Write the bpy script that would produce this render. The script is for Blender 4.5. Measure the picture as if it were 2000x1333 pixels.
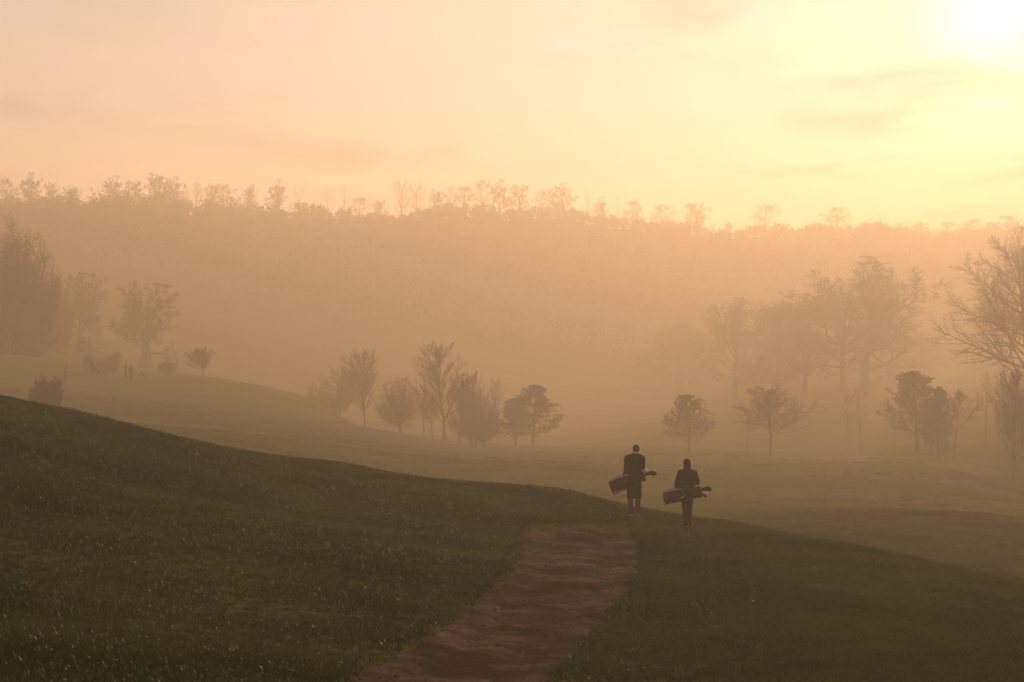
import bpy, bmesh, math, random
import numpy as np
from mathutils import Vector, Matrix, Euler

scene = bpy.context.scene
for o in list(bpy.data.objects):
    bpy.data.objects.remove(o, do_unlink=True)
col = scene.collection
R = math.radians

# ------------------------------------------------------------------ camera
FPX = 3000.0                      # focal length in photo pixels (2000 wide)
cam_d = bpy.data.cameras.new('camera')
cam_d.sensor_width = 36.0
cam_d.lens = 36.0 * FPX / 2000.0
cam_d.clip_start = 0.1
cam_d.clip_end = 6000.0
cam = bpy.data.objects.new('camera', cam_d)
cam.location = (0, 0, 0)
cam.rotation_euler = (R(90), 0, 0)
col.objects.link(cam)
scene.camera = cam

def pix(px, py, Y):
    return np.array([(px - 1000.0) / FPX * Y, Y, (666.5 - py) / FPX * Y])

# ------------------------------------------------------------------ sky and sun
SUN_AZ = math.atan2(0.3167, 1.0)                 # to the right of the view axis
SUN_EL = math.atan2(0.2055, math.hypot(1, 0.3167))
SUN_DIR = Vector((math.sin(SUN_AZ) * math.cos(SUN_EL), math.cos(SUN_AZ) * math.cos(SUN_EL), math.sin(SUN_EL)))

EXPOSURE = 0.16
SUN_STRENGTH = 4.2
SUN_COLOR = (1.0, 0.805, 0.67)
SKY_STRENGTH = 0.11
SKY_FLAT = 0.2
SKY_FLAT_GAIN = 3.6
SKY_TINT = (1.0, 0.945, 0.98)
HAZE_DENSITY = 0.0030
HAZE_COLOR = (0.62, 0.54, 0.42)
HAZE_ABSORB = (1.0, 0.20, 0.0)
HAZE_G = 0.44
HAZE_TOP = 60.0

world = bpy.data.worlds.new('World')
scene.world = world
world.use_nodes = True
nt = world.node_tree
nt.nodes.clear()
def wn(t, **kw):
    n = nt.nodes.new(t)
    for k, v in kw.items():
        setattr(n, k, v)
    return n
L = nt.links.new
sky = wn('ShaderNodeTexSky', sky_type='NISHITA')
sky.sun_disc = False
sky.sun_elevation = SUN_EL
sky.sun_rotation = SUN_AZ
sky.dust_density = 2.0
sky.air_density = 1.0
sky.ozone_density = 1.0
tc = wn('ShaderNodeTexCoord')
def vmath(op, a, b=None):
    n = wn('ShaderNodeVectorMath', operation=op)
    for i, s in enumerate((a, b)):
        if s is None: continue
        if hasattr(s, 'is_output'): L(s, n.inputs[i])
        else: n.inputs[i].default_value = s
    return n
def fmath(op, a, b=None, c=None, clamp=False):
    n = wn('ShaderNodeMath', operation=op); n.use_clamp = clamp
    for i, s in enumerate((a, b, c)):
        if s is None: continue
        if hasattr(s, 'is_output'): L(s, n.inputs[i])
        else: n.inputs[i].default_value = s
    return n.outputs[0]
def smooth(x, a, b):
    n = wn('ShaderNodeMapRange', interpolation_type='SMOOTHSTEP')
    L(x, n.inputs['Value'])
    n.inputs['From Min'].default_value = a; n.inputs['From Max'].default_value = b
    return n.outputs[0]
dirv = vmath('NORMALIZE', tc.outputs['Generated']).outputs[0]
sep = wn('ShaderNodeSeparateXYZ'); L(dirv, sep.inputs[0])
# cloud sheet: the direction projected onto a flat layer, streets of thin altostratus
zz = fmath('ADD', fmath('MAXIMUM', sep.outputs[2], 0.0), 0.06)
cxy = wn('ShaderNodeCombineXYZ')
L(fmath('DIVIDE', sep.outputs[0], zz), cxy.inputs[0])
L(fmath('DIVIDE', sep.outputs[1], zz), cxy.inputs[1])
mp = wn('ShaderNodeMapping'); L(cxy.outputs[0], mp.inputs[0])
mp.inputs['Rotation'].default_value = (0, 0, R(14))
mp.inputs['Scale'].default_value = (1.5, 1.25, 1)
mp.inputs['Location'].default_value = (3.1, 1.7, 0)
n1 = wn('ShaderNodeTexNoise'); L(mp.outputs[0], n1.inputs['Vector'])
n1.inputs['Scale'].default_value = 1.0; n1.inputs['Detail'].default_value = 6; n1.inputs['Roughness'].default_value = 0.52
n1.inputs['Distortion'].default_value = 0.5
cloud = smooth(n1.outputs['Fac'], 0.46, 0.72)
n2 = wn('ShaderNodeTexNoise'); L(mp.outputs[0], n2.inputs['Vector'])
n2.inputs['Scale'].default_value = 0.35; n2.inputs['Detail'].default_value = 3
cloud = fmath('MULTIPLY', cloud, smooth(n2.outputs['Fac'], 0.38, 0.6))
# light scattered forward by the thin cloud in front of the sun
sd = wn('ShaderNodeVectorMath', operation='DOT_PRODUCT')
L(dirv, sd.inputs[0]); sd.inputs[1].default_value = SUN_DIR
ang = fmath('ARCCOSINE', fmath('MINIMUM', sd.outputs['Value'], 1.0))
def lobe(width, amp):
    q = fmath('DIVIDE', ang, width)
    return fmath('MULTIPLY', fmath('EXPONENT', fmath('MULTIPLY', fmath('MULTIPLY', q, q), -1.0)), amp)
aure = fmath('ADD', lobe(R(1.9), 16.0), lobe(R(6), 0.5))
thin = fmath('SUBTRACT', 1.0, fmath('MULTIPLY', cloud, 0.75))
aure = fmath('MULTIPLY', aure, thin)
veil = wn('ShaderNodeMix', data_type='RGBA', blend_type='MULTIPLY')
veil.inputs['Factor'].default_value = 1.0
bw = wn('ShaderNodeRGBToBW'); L(sky.outputs[0], bw.inputs[0])
bwc = wn('ShaderNodeCombineXYZ')
flat_ = fmath('MULTIPLY', fmath('POWER', bw.outputs[0], SKY_FLAT), SKY_FLAT_GAIN)
for i in range(3): L(flat_, bwc.inputs[i])
sheet = wn('ShaderNodeMix', data_type='RGBA'); sheet.inputs['Factor'].default_value = 0.92   # thin high cloud veil greys the blue out
L(sky.outputs[0], sheet.inputs[6]); L(bwc.outputs[0], sheet.inputs[7])
L(sheet.outputs[2], veil.inputs[6])
veil.inputs[7].default_value = (*SKY_TINT, 1)
dim = wn('ShaderNodeMix', data_type='RGBA', blend_type='MULTIPLY')
L(fmath('MULTIPLY', cloud, 0.9), dim.inputs['Factor'])
L(veil.outputs[2], dim.inputs[6]); dim.inputs[7].default_value = (0.55, 0.55, 0.55, 1)
glow = wn('ShaderNodeMix', data_type='RGBA', blend_type='MULTIPLY'); glow.inputs['Factor'].default_value = 1.0
gc = wn('ShaderNodeCombineXYZ')
for i in range(3): L(aure, gc.inputs[i])
L(gc.outputs[0], glow.inputs[6]); glow.inputs[7].default_value = (1.0, 0.80, 0.52, 1)
add = wn('ShaderNodeMix', data_type='RGBA', blend_type='ADD'); add.inputs['Factor'].default_value = 1.0
L(dim.outputs[2], add.inputs[6]); L(glow.outputs[2], add.inputs[7])
bg = wn('ShaderNodeBackground'); bg.inputs['Strength'].default_value = SKY_STRENGTH
L(add.outputs[2], bg.inputs['Color'])
wo = wn('ShaderNodeOutputWorld'); L(bg.outputs[0], wo.inputs['Surface'])

sun_d = bpy.data.lights.new('sun', 'SUN')
sun_d.energy = SUN_STRENGTH
sun_d.angle = R(4.0)       # the disc is blurred by the cloud in front of it
sun_d.color = SUN_COLOR
sun = bpy.data.objects.new('sun', sun_d)
sun.rotation_euler = SUN_DIR.to_track_quat('Z', 'Y').to_euler()
sun.location = (0, 0, 60)
col.objects.link(sun)

vs = scene.view_settings
vs.view_transform = 'Standard'; vs.look = 'None'; vs.gamma = 1.0; vs.use_curve_mapping = False
vs.exposure = EXPOSURE
cy = scene.cycles
cy.max_bounces = 12; cy.diffuse_bounces = 2; cy.glossy_bounces = 2; cy.transmission_bounces = 3
cy.volume_bounces = 8; cy.transparent_max_bounces = 8
cy.use_denoising = True
try: cy.denoiser = 'OPENIMAGEDENOISE'
except Exception: pass
cy.sample_clamp_indirect = 4.0
cy.use_adaptive_sampling = False

# ------------------------------------------------------------------ helpers
def new_mesh(name, verts, faces, smooth_shade=False):
    """verts (N,3) array, faces list of arrays (M,3) or (M,4)"""
    me = bpy.data.meshes.new(name)
    verts = np.asarray(verts, dtype=np.float32)
    if not isinstance(faces, list): faces = [faces]
    faces = [np.asarray(f, dtype=np.int32) for f in faces if len(f)]
    me.vertices.add(len(verts)); me.vertices.foreach_set('co', verts.ravel())
    nl = sum(f.size for f in faces); nf = sum(len(f) for f in faces)
    me.loops.add(nl); me.polygons.add(nf)
    me.loops.foreach_set('vertex_index', np.concatenate([f.ravel() for f in faces]))
    tot = np.concatenate([np.full(len(f), f.shape[1], np.int32) for f in faces])
    st = np.concatenate([[0], np.cumsum(tot)[:-1]]).astype(np.int32)
    me.polygons.foreach_set('loop_start', st)
    try: me.polygons.foreach_set('loop_total', tot)
    except Exception: pass
    if smooth_shade: me.polygons.foreach_set('use_smooth', np.ones(nf, dtype=bool))
    me.update(calc_edges=True)
    me.validate()
    return me

def obj(name, me, mat=None, parent=None, loc=None):
    o = bpy.data.objects.new(name, me)
    col.objects.link(o)
    if mat is not None and me is not None and len(me.materials) == 0: me.materials.append(mat)
    if parent is not None: o.parent = parent
    if loc is not None: o.location = loc
    return o

def tag(o, label=None, cat=None, group=None, kind=None):
    if label: o['label'] = label
    if cat: o['category'] = cat
    if group: o['group'] = group
    if kind: o['kind'] = kind
    return o

def empty(name, loc, rz=0.0):
    o = bpy.data.objects.new(name, None)
    o.empty_display_size = 0.3
    col.objects.link(o); o.location = loc; o.rotation_euler = (0, 0, rz)
    return o

# ------------------------------------------------------------------ materials
def material(name):
    m = bpy.data.materials.new(name); m.use_nodes = True
    t = m.node_tree; t.nodes.clear()
    out = t.nodes.new('ShaderNodeOutputMaterial')
    return m, t, out

def noise_mat(name, c1, c2, scale=3.0, rough=0.8, bump=0.0, bscale=None, detail=5, spec=0.3, translucent=0.0, metallic=0.0, stretch=None, c3=None, scale3=0.1):
    m, t, out = material(name)
    p = t.nodes.new('ShaderNodeBsdfPrincipled')
    tcn = t.nodes.new('ShaderNodeTexCoord')
    src = tcn.outputs['Object']
    if stretch:
        mpn = t.nodes.new('ShaderNodeMapping'); mpn.inputs['Scale'].default_value = stretch
        t.links.new(src, mpn.inputs[0]); src = mpn.outputs[0]
    n = t.nodes.new('ShaderNodeTexNoise'); n.inputs['Scale'].default_value = scale; n.inputs['Detail'].default_value = detail
    n.inputs['Roughness'].default_value = 0.62
    t.links.new(src, n.inputs['Vector'])
    r = t.nodes.new('ShaderNodeValToRGB')
    r.color_ramp.elements[0].position = 0.3; r.color_ramp.elements[1].position = 0.7
    r.color_ramp.elements[0].color = (*c1, 1); r.color_ramp.elements[1].color = (*c2, 1)
    t.links.new(n.outputs['Fac'], r.inputs[0])
    c = r.outputs[0]
    if c3:
        n3 = t.nodes.new('ShaderNodeTexNoise'); n3.inputs['Scale'].default_value = scale3; n3.inputs['Detail'].default_value = 4
        t.links.new(src, n3.inputs['Vector'])
        r3 = t.nodes.new('ShaderNodeValToRGB'); r3.color_ramp.elements[0].position = 0.42; r3.color_ramp.elements[1].position = 0.62
        t.links.new(n3.outputs['Fac'], r3.inputs[0])
        mx = t.nodes.new('ShaderNodeMix'); mx.data_type = 'RGBA'
        t.links.new(r3.outputs[0], mx.inputs['Factor']); t.links.new(c, mx.inputs[6]); mx.inputs[7].default_value = (*c3, 1)
        c = mx.outputs[2]
    t.links.new(c, p.inputs['Base Color'])
    p.inputs['Roughness'].default_value = rough
    p.inputs['Metallic'].default_value = metallic
    p.inputs['Specular IOR Level'].default_value = spec
    if bump > 0:
        nb = t.nodes.new('ShaderNodeTexNoise'); nb.inputs['Scale'].default_value = bscale or scale * 4; nb.inputs['Detail'].default_value = 6
        t.links.new(src, nb.inputs['Vector'])
        b = t.nodes.new('ShaderNodeBump'); b.inputs['Strength'].default_value = 1.0; b.inputs['Distance'].default_value = bump
        t.links.new(nb.outputs['Fac'], b.inputs['Height']); t.links.new(b.outputs[0], p.inputs['Normal'])
    if translucent > 0:
        tr = t.nodes.new('ShaderNodeBsdfTranslucent'); t.links.new(c, tr.inputs['Color'])
        ms = t.nodes.new('ShaderNodeMixShader'); ms.inputs[0].default_value = translucent
        t.links.new(p.outputs[0], ms.inputs[1]); t.links.new(tr.outputs[0], ms.inputs[2])
        t.links.new(ms.outputs[0], out.inputs['Surface'])
    else:
        t.links.new(p.outputs[0], out.inputs['Surface'])
    return m

M = {}
M['turf'] = noise_mat('turf', (0.034, 0.045, 0.008), (0.062, 0.064, 0.014), scale=0.55, rough=0.85, bump=0.05, bscale=2.2, c3=(0.085, 0.076, 0.020), scale3=0.06, spec=0.0, stretch=(0.55, 1.3, 1.0), detail=8)
M['grass'] = noise_mat('grass_blade', (0.050, 0.075, 0.016), (0.100, 0.115, 0.030), scale=1.3, rough=0.42, spec=0.5, translucent=0.35, c3=(0.125, 0.11, 0.045), scale3=0.35)
M['dirt'] = noise_mat('dirt', (0.030, 0.019, 0.014), (0.135, 0.084, 0.061), scale=2.6, rough=0.95, bump=0.07, bscale=9.0, spec=0.0, detail=10, c3=(0.034, 0.021, 0.015), scale3=0.7, stretch=(1.0, 1.35, 1.0))
M['bark'] = noise_mat('bark', (0.035, 0.026, 0.020), (0.075, 0.058, 0.044), scale=6, rough=0.9, bump=0.01, stretch=(1, 1, .3))
M['twig'] = noise_mat('twig', (0.050, 0.032, 0.022), (0.090, 0.058, 0.040), scale=2, rough=0.8)
M['ivy'] = noise_mat('dark_foliage', (0.022, 0.032, 0.012), (0.05, 0.06, 0.02), scale=1.5, rough=0.6)
M['needle'] = noise_mat('pine_needle', (0.022, 0.040, 0.018), (0.045, 0.065, 0.028), scale=1.5, rough=0.6, translucent=0.15)
M['wood'] = noise_mat('woodland', (0.045, 0.034, 0.022), (0.08, 0.062, 0.038), scale=0.3, rough=0.9)

# ------------------------------------------------------------------ terrain
ctrl = []
def C(px, py, Y): ctrl.append(pix(px, py, Y))
def W(x, y, z): ctrl.append(np.array([x, y, z], float))
W(0, 0, -1.65); W(0, -25, 0.8); W(-15, 0, 0.3); W(15, 0, -2.4); W(0, 8, -2.75); W(-8, 8, -2.0); W(8, 8, -3.0)
W(-60, 10, 7); W(60, 10, -7); W(-40, 40, 2.5); W(45, 40, -8.5); W(0, -120, 6); W(-200, -60, 22); W(200, -60, -8)
# near slope
C(0, 1333, 14); C(500, 1333, 16.5); C(1000, 1333, 18.5); C(1500, 1333, 18.5); C(2000, 1333, 17.5)
C(0, 1050, 24); C(500, 1050, 27); C(1000, 1150, 26); C(1100, 1020, 37); C(1500, 1150, 27); C(2000, 1220, 25)
C(700, 1000, 36); C(250, 900, 36); C(1300, 1050, 36.5)
# its brow
C(0, 780, 48); C(200, 822, 47); C(400, 868, 46); C(650, 905, 45); C(900, 942, 44.5); C(1050, 958, 43); C(1150, 980, 42); C(1240, 1004, 41)
C(1450, 1030, 40); C(1700, 1075, 37); C(2000, 1140, 33)
# behind the brow
W(-21, 64, -4.2); W(-12.5, 60, -5.6); W(-5.5, 58, -6.5); W(1, 57, -7.0); W(5.5, 55, -7.2)
W(11, 54, -7.0); W(-30, 80, -5.2)
C(0, 790, 110); C(88, 806, 120); C(400, 858, 90); C(700, 900, 95); C(900, 925, 88); C(1000, 900, 120); C(1200, 940, 92)
C(1500, 1000, 70); C(1800, 1030, 60); C(2000, 1050, 58); W(12.3, 37, -6.3); W(13.7, 41, -6.95); C(2000, 1118, 49); W(9.8, 42, -6.1); W(11.5, 50, -7.2); C(1700, 950, 95); C(2000, 965, 112)
C(1712, 916, 108); C(1850, 918, 112); C(1500, 915, 112); C(1712, 905, 132); C(1300, 905, 118); C(1980, 942, 128)
C(300, 830, 108); C(600, 850, 128); C(450, 800, 150); C(255, 772, 156); C(130, 768, 150)
# left green
C(127, 746, 168); C(200, 746, 172); C(255, 746, 175); C(330, 742, 178); C(400, 738, 196); C(430, 742, 192); C(560, 770, 190); C(620, 784, 200)
C(285, 722, 225); C(200, 730, 205); C(52, 697, 195); C(0, 690, 205); C(40, 655, 255); C(150, 685, 262); C(-200, 640, 240); C(-250, 720, 160); C(-300, 800, 90)
C(430, 745, 240); C(600, 790, 260)
# tree belt and valley
C(714, 838, 190); C(868, 862, 175); C(1040, 872, 172); C(920, 874, 165); C(650, 812, 205); C(790, 846, 182)
C(1345, 886, 150); C(1505, 893, 150); C(1290, 832, 205); C(1250, 836, 204); C(1200, 848, 202); C(1400, 845, 206); C(1120, 868, 198); C(1480, 862, 195); C(1290, 812, 270)
C(1690, 770, 290); C(1570, 772, 290); C(1420, 775, 320); C(1620, 830, 205); C(1800, 880, 158); C(1860, 884, 152); C(1925, 872, 165)
C(1900, 762, 275); C(2000, 742, 280); C(2000, 820, 205); C(2300, 720, 300); C(2400, 900, 140); C(2500, 1100, 60)
C(1000, 785, 310); C(800, 800, 280); C(1150, 765, 340); C(700, 765, 310); C(1250, 735, 385); C(700, 715, 355); C(1700, 738, 350); C(2100, 705, 350)
# far hill
FS = 0.72
for px, py, Y in ((-600, 400, 620), (0, 418, 650), (300, 412, 680), (600, 425, 720), (900, 422, 745), (1100, 428, 765), (1300, 452, 810), (1500, 462, 850), (1700, 462, 880), (2000, 460, 900), (2600, 460, 900),
                  (0, 560, 480), (500, 590, 530), (1000, 600, 590), (1500, 610, 640), (2000, 620, 660), (-500, 560, 440), (2600, 620, 660)): C(px, py, Y * FS)
for q in ((0, 650), (300, 680), (600, 720), (800, 735), (900, 745), (1000, 755), (1100, 765), (1300, 810), (1500, 850), (1700, 880), (1850, 890), (2000, 900), (2300, 900)): W((q[0] - 1000) / FPX * (q[1] * FS + 70), q[1] * FS + 70, 39)
for a in range(-50, 51, 20): W(950 * math.sin(R(a)), 950 * math.cos(R(a)), 32)
for a in range(80, 281, 25): W(700 * math.sin(R(a)), 700 * math.cos(R(a)), 10)
ctrl = np.array(ctrl)

def warp(x, y):
    r = np.sqrt(x * x + y * y) + 1e-6
    s = np.log1p(r / 12.0) / r
    return np.stack([x * s, y * s], -1)

class TPS:
    def __init__(s, P, z, lam=5e-5):
        s.P = P; n = len(P)
        d = np.linalg.norm(P[:, None] - P[None], axis=-1)
        K = s.k(d) + lam * np.eye(n)
        A = np.zeros((n + 3, n + 3)); A[:n, :n] = K
        A[:n, n] = 1; A[:n, n + 1:] = P; A[n, :n] = 1; A[n + 1:, :n] = P.T
        s.w = np.linalg.solve(A, np.concatenate([z, np.zeros(3)]))
    def k(s, d): return d * d * np.log(d + 1e-9)
    def __call__(s, Q):
        out = np.empty(len(Q)); n = len(s.P)
        for i in range(0, len(Q), 40000):
            q = Q[i:i + 40000]
            d = np.sqrt(((q[:, None] - s.P[None]) ** 2).sum(-1))
            out[i:i + 40000] = s.k(d) @ s.w[:n] + s.w[n] + q @ s.w[n + 1:]
        return out
# heights are interpolated relative to distance so near and far detail weigh alike
cr = np.hypot(ctrl[:, 0], ctrl[:, 1]) + 8.0
tps = TPS(warp(ctrl[:, 0], ctrl[:, 1]), ctrl[:, 2] / cr)

_rng = np.random.default_rng(5)
_wv = [(_rng.uniform(0, 6.28), _rng.uniform(0, 6.28)) for _ in range(24)]
def undulate(x, y):
    r = np.hypot(x, y)
    z = np.zeros_like(x)
    for i, (a, ph) in enumerate(_wv):
        lam = [1.7, 3.1, 5.5, 9.0, 17.0, 31.0][i % 6]
        fade = np.clip(r / (lam * 3.0), 0, 1)
        z += np.sin((x * math.cos(a) + y * math.sin(a)) * 6.283 / lam + ph) * lam * 0.0013 * fade
    return z
def height(x, y):
    x = np.atleast_1d(np.asarray(x, float)); y = np.atleast_1d(np.asarray(y, float))
    h = tps(warp(x, y)) * (np.hypot(x, y) + 8.0)
    return h + undulate(x, y)
def hz(x, y): return float(height([x], [y])[0])

def ray_hit(px, py, y0=6.0, y1=80.0):
    ys = np.linspace(y0, y1, 1500)
    u = (px - 1000.0) / FPX; v = (666.5 - py) / FPX
    g = height(u * ys, ys) - v * ys
    k = np.argmax(g > 0)
    return np.array([u * ys[k], ys[k]])

# path edges (photo pixels cast onto the slope)
PL = [(1020, 1018), (1012, 1060), (985, 1110), (940, 1150), (880, 1200), (800, 1250), (700, 1305), (640, 1330)]
PR = [(1226, 1020), (1256, 1060), (1262, 1110), (1240, 1150), (1190, 1212), (1140, 1270), (1100, 1310), (1085, 1330)]
pl = np.array([ray_hit(*p) for p in PL]); pr = np.array([ray_hit(*p) for p in PR])
def resamp(P, n):
    d = np.concatenate([[0], np.cumsum(np.linalg.norm(np.diff(P, axis=0), axis=1))])
    t = np.linspace(0, d[-1], n)
    return np.stack([np.interp(t, d, P[:, i]) for i in range(2)], -1)
def smooth_line(P, k=9):
    Q = P.copy()
    for _ in range(k): Q[1:-1] = (Q[:-2] + 2 * Q[1:-1] + Q[2:]) / 4
    return Q
# run the path on behind the photographer's feet
dl = (pl[-1] - pl[-2]); dl /= np.linalg.norm(dl); dr = (pr[-1] - pr[-2]); dr /= np.linalg.norm(dr)
dm = (dl + dr) / 2
pl = np.vstack([pl, pl[-1] + dm * 5, pl[-1] + dm * 16]); pr = np.vstack([pr, pr[-1] + dm * 5, pr[-1] + dm * 16])
NP = 260
pl = smooth_line(resamp(pl, NP)); pr = smooth_line(resamp(pr, NP))
pc = (pl + pr) / 2; pw = np.linalg.norm(pl - pr, axis=1) / 2
_pe = np.vstack([pl, pr[::-1]])
_ped = np.vstack([resamp(pl, 500), resamp(pr, 500), resamp(np.array([pl[0], pr[0]]), 60)])
def path_dist(x, y):
    """signed distance to the path's edge (negative on the path)"""
    out = np.full(len(x), 99.0)
    near = np.where((np.abs(x) < 30) & (y > -12) & (y < 46))[0]
    xa, ya = _pe[:, 0], _pe[:, 1]; xb, yb = np.roll(xa, -1), np.roll(ya, -1)
    for i in range(0, len(near), 8000):
        k = near[i:i + 8000]; qx, qy = x[k][:, None], y[k][:, None]
        d = np.sqrt(((qx - _ped[None, :, 0]) ** 2 + (qy - _ped[None, :, 1]) ** 2).min(1))
        cross = ((ya[None] > qy) != (yb[None] > qy)) & (qx < (xb - xa)[None] * (qy - ya[None]) / (yb - ya + 1e-12)[None] + xa[None])
        out[k] = np.where(cross.sum(1) % 2 == 1, -d, d)
    return out
def ground(x, y):
    h = height(x, y)
    d = path_dist(np.atleast_1d(x).astype(float), np.atleast_1d(y).astype(float))
    return h - 0.10 * np.clip(0.35 - d / 0.3, 0, 1)

# the sheet: fine rings inside the view, coarse all round
a_in = np.radians(np.linspace(-24, 24, 330))
a_out = np.radians(np.concatenate([np.linspace(24.6, 60, 40), np.linspace(63, 297, 60), np.linspace(300, 335.4, 40)]))
th = np.concatenate([a_in, a_out])
rr = np.concatenate([np.geomspace(1.0, 60, 190), np.geomspace(61, 1000, 190)])
TH, RR = np.meshgrid(th, rr)
gx = (RR * np.sin(TH)).ravel(); gy = (RR * np.cos(TH)).ravel()
gz = ground(gx, gy)
nth, nr = len(th), len(rr)
idx = np.arange(nth * nr).reshape(nr, nth)
nx = np.roll(idx, -1, axis=1)
quads = np.stack([idx[:-1], nx[:-1], nx[1:], idx[1:]], -1).reshape(-1, 4)
vs_ = np.vstack([np.stack([gx, gy, gz], -1), [[0, 0, gz[:nth].mean()]]])
tri0 = np.stack([np.full(nth, nth * nr), np.roll(idx[0], -1), idx[0]], -1)
gmesh = new_mesh('ground', vs_, [quads[:, ::-1], tri0[:, ::-1]], True)
g = obj('ground', gmesh, M['turf']); tag(g, kind='structure')
print('GROUND z range', gz.min(), gz.max())

# path strip
NA = 44
s = np.linspace(0, 1, NA)
px_ = pl[:, None, :] * (1 - s)[None, :, None] + pr[:, None, :] * s[None, :, None]
rg = np.random.default_rng(3)
wob = np.interp(np.arange(NP), np.linspace(0, NP, 110), rg.normal(0, 0.09, 110)); wob2 = np.interp(np.arange(NP), np.linspace(0, NP, 110), rg.normal(0, 0.09, 110))
across = (pr - pl) / np.linalg.norm(pr - pl, axis=1)[:, None]
px_ = px_ + across[:, None, :] * (wob[:, None] * (1 - s)[None] + wob2[:, None] * s[None])[:, :, None]
zx = height(px_[..., 0].ravel(), px_[..., 1].ravel()).reshape(NP, NA)
rut = -0.05 * (np.exp(-((s - 0.28) / 0.07) ** 2) + np.exp(-((s - 0.72) / 0.07) ** 2))
edge = -0.09 * np.clip(1 - np.minimum(s, 1 - s) / 0.06, 0, 1)
zx = zx - 0.035 + rut[None] + edge[None] + rg.normal(0, 0.012, zx.shape) + 0.007 * np.sin(px_[..., 0] * 5.1 + 2.2 * np.sin(px_[..., 1] * 2.3)) * np.sin(px_[..., 1] * 3.7 + px_[..., 0])
endf = np.clip(np.arange(NP) / 12.0, 0, 1)[:, None]
zx = zx - (1 - endf) * 0.10
pidx = np.arange(NP * NA).reshape(NP, NA)
pq = np.stack([pidx[:-1, :-1], pidx[:-1, 1:], pidx[1:, 1:], pidx[1:, :-1]], -1).reshape(-1, 4)
pme = new_mesh('path', np.concatenate([px_.reshape(-1, 2), zx.reshape(-1, 1)], 1), pq[:, ::-1], True)
pth = obj('path', pme, M['dirt']); tag(pth, kind='structure')

# ------------------------------------------------------------------ trees
def norm(v): return v / (np.linalg.norm(v, axis=-1, keepdims=True) + 1e-9)

def grow(start, d0, length, P, wiggle, up, rng, droop=None):
    """batch of polylines: start (N,3), d0 (N,3), length (N,) -> (N,P,3)"""
    N = len(start); pts = np.empty((N, P, 3)); pts[:, 0] = start
    d = norm(d0); step = (length / (P - 1))[:, None]
    for i in range(1, P):
        d = d + rng.normal(0, wiggle, (N, 3))
        d[:, 2] += up
        d = norm(d)
        pts[:, i] = pts[:, i - 1] + d * step
    return pts

def spawn(pts, rad, k, t0, t1, ang, angv, lens, P, wiggle, up, rng, rratio=0.6, rend=0.25, rmin=0.004, flat=0.0):
    """children of every polyline; lens: function (t, parent_length) -> length"""
    N, Pp, _ = pts.shape
    seg = np.linalg.norm(np.diff(pts, axis=1), axis=2); plen = seg.sum(1)
    t = (np.arange(k)[None] + rng.uniform(0, 1, (N, k))) / k
    t = (t0 + (t1 - t0) * t).ravel()
    pi = np.repeat(np.arange(N), k)
    f = t * (Pp - 1); i0 = np.minimum(f.astype(int), Pp - 2); fr = (f - i0)[:, None]
    pos = pts[pi, i0] * (1 - fr) + pts[pi, i0 + 1] * fr
    tan = norm(pts[pi, i0 + 1] - pts[pi, i0])
    r0 = rad[pi, i0] * (1 - fr[:, 0]) + rad[pi, i0 + 1] * fr[:, 0]
    az = np.tile(np.arange(k) * 2.399, N) + rng.uniform(0, 6.28, N)[pi] + rng.normal(0, 0.4, N * k)
    ref = np.where(np.abs(tan[:, 2:3]) > 0.9, np.array([[1.0, 0, 0]]), np.array([[0, 0, 1.0]]))
    a = norm(np.cross(tan, ref)); b = np.cross(tan, a)
    an = np.radians(rng.normal(ang, angv, N * k))
    if callable(flat): an = an + flat(t)
    d = tan * np.cos(an)[:, None] + (a * np.cos(az)[:, None] + b * np.sin(az)[:, None]) * np.sin(an)[:, None]
    ln = lens(t, plen[pi]) * rng.uniform(0.7, 1.25, N * k)
    c = grow(pos, d, ln, P, wiggle, up, rng)
    rb = np.maximum(r0 * rratio, rmin)
    cr_ = np.maximum(rb[:, None] * np.linspace(1, rend, P)[None], rmin)
    return c, cr_

def tubes(pts, rad, sides):
    N, P, _ = pts.shape
    tan = np.empty_like(pts)
    tan[:, 1:-1] = pts[:, 2:] - pts[:, :-2]; tan[:, 0] = pts[:, 1] - pts[:, 0]; tan[:, -1] = pts[:, -1] - pts[:, -2]
    tan = norm(tan)
    ref = np.where(np.abs(tan[:, :1, 2:3]) > 0.9, np.array([1.0, 0, 0]), np.array([0, 0, 1.0]))
    ref = np.broadcast_to(ref, tan.shape)
    a = norm(np.cross(tan, ref)); b = np.cross(tan, a)
    q = np.arange(sides) * 6.28318 / sides
    ring = a[:, :, None] * np.cos(q)[None, None, :, None] + b[:, :, None] * np.sin(q)[None, None, :, None]
    v = pts[:, :, None] + ring * rad[:, :, None, None]
    id_ = np.arange(N * P * sides).reshape(N, P, sides)
    nx_ = np.roll(id_, -1, axis=2)
    f = np.stack([id_[:, :-1], nx_[:, :-1], nx_[:, 1:], id_[:, 1:]], -1).reshape(-1, 4)
    return v.reshape(-1, 3), f

def merge(parts):
    vs, fs, o = [], {3: [], 4: []}, 0
    for v, f in parts:
        vs.append(v); fs[f.shape[1]].append(f + o); o += len(v)
    return np.concatenate(vs), [np.concatenate(x) for x in fs.values() if x]

def leaf_tris(centres, size, rng, elong=1.0):
    """one small randomly turned triangle per centre"""
    n = len(centres)
    a = norm(rng.normal(size=(n, 3))); b = norm(np.cross(a, rng.normal(size=(n, 3))))
    s = (size * rng.uniform(0.6, 1.4, n))[:, None]
    v = np.stack([centres + a * s * elong, centres + b * s * 0.6, centres - b * s * 0.6], 1)
    return v.reshape(-1, 3), np.arange(3 * n).reshape(n, 3)

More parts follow.
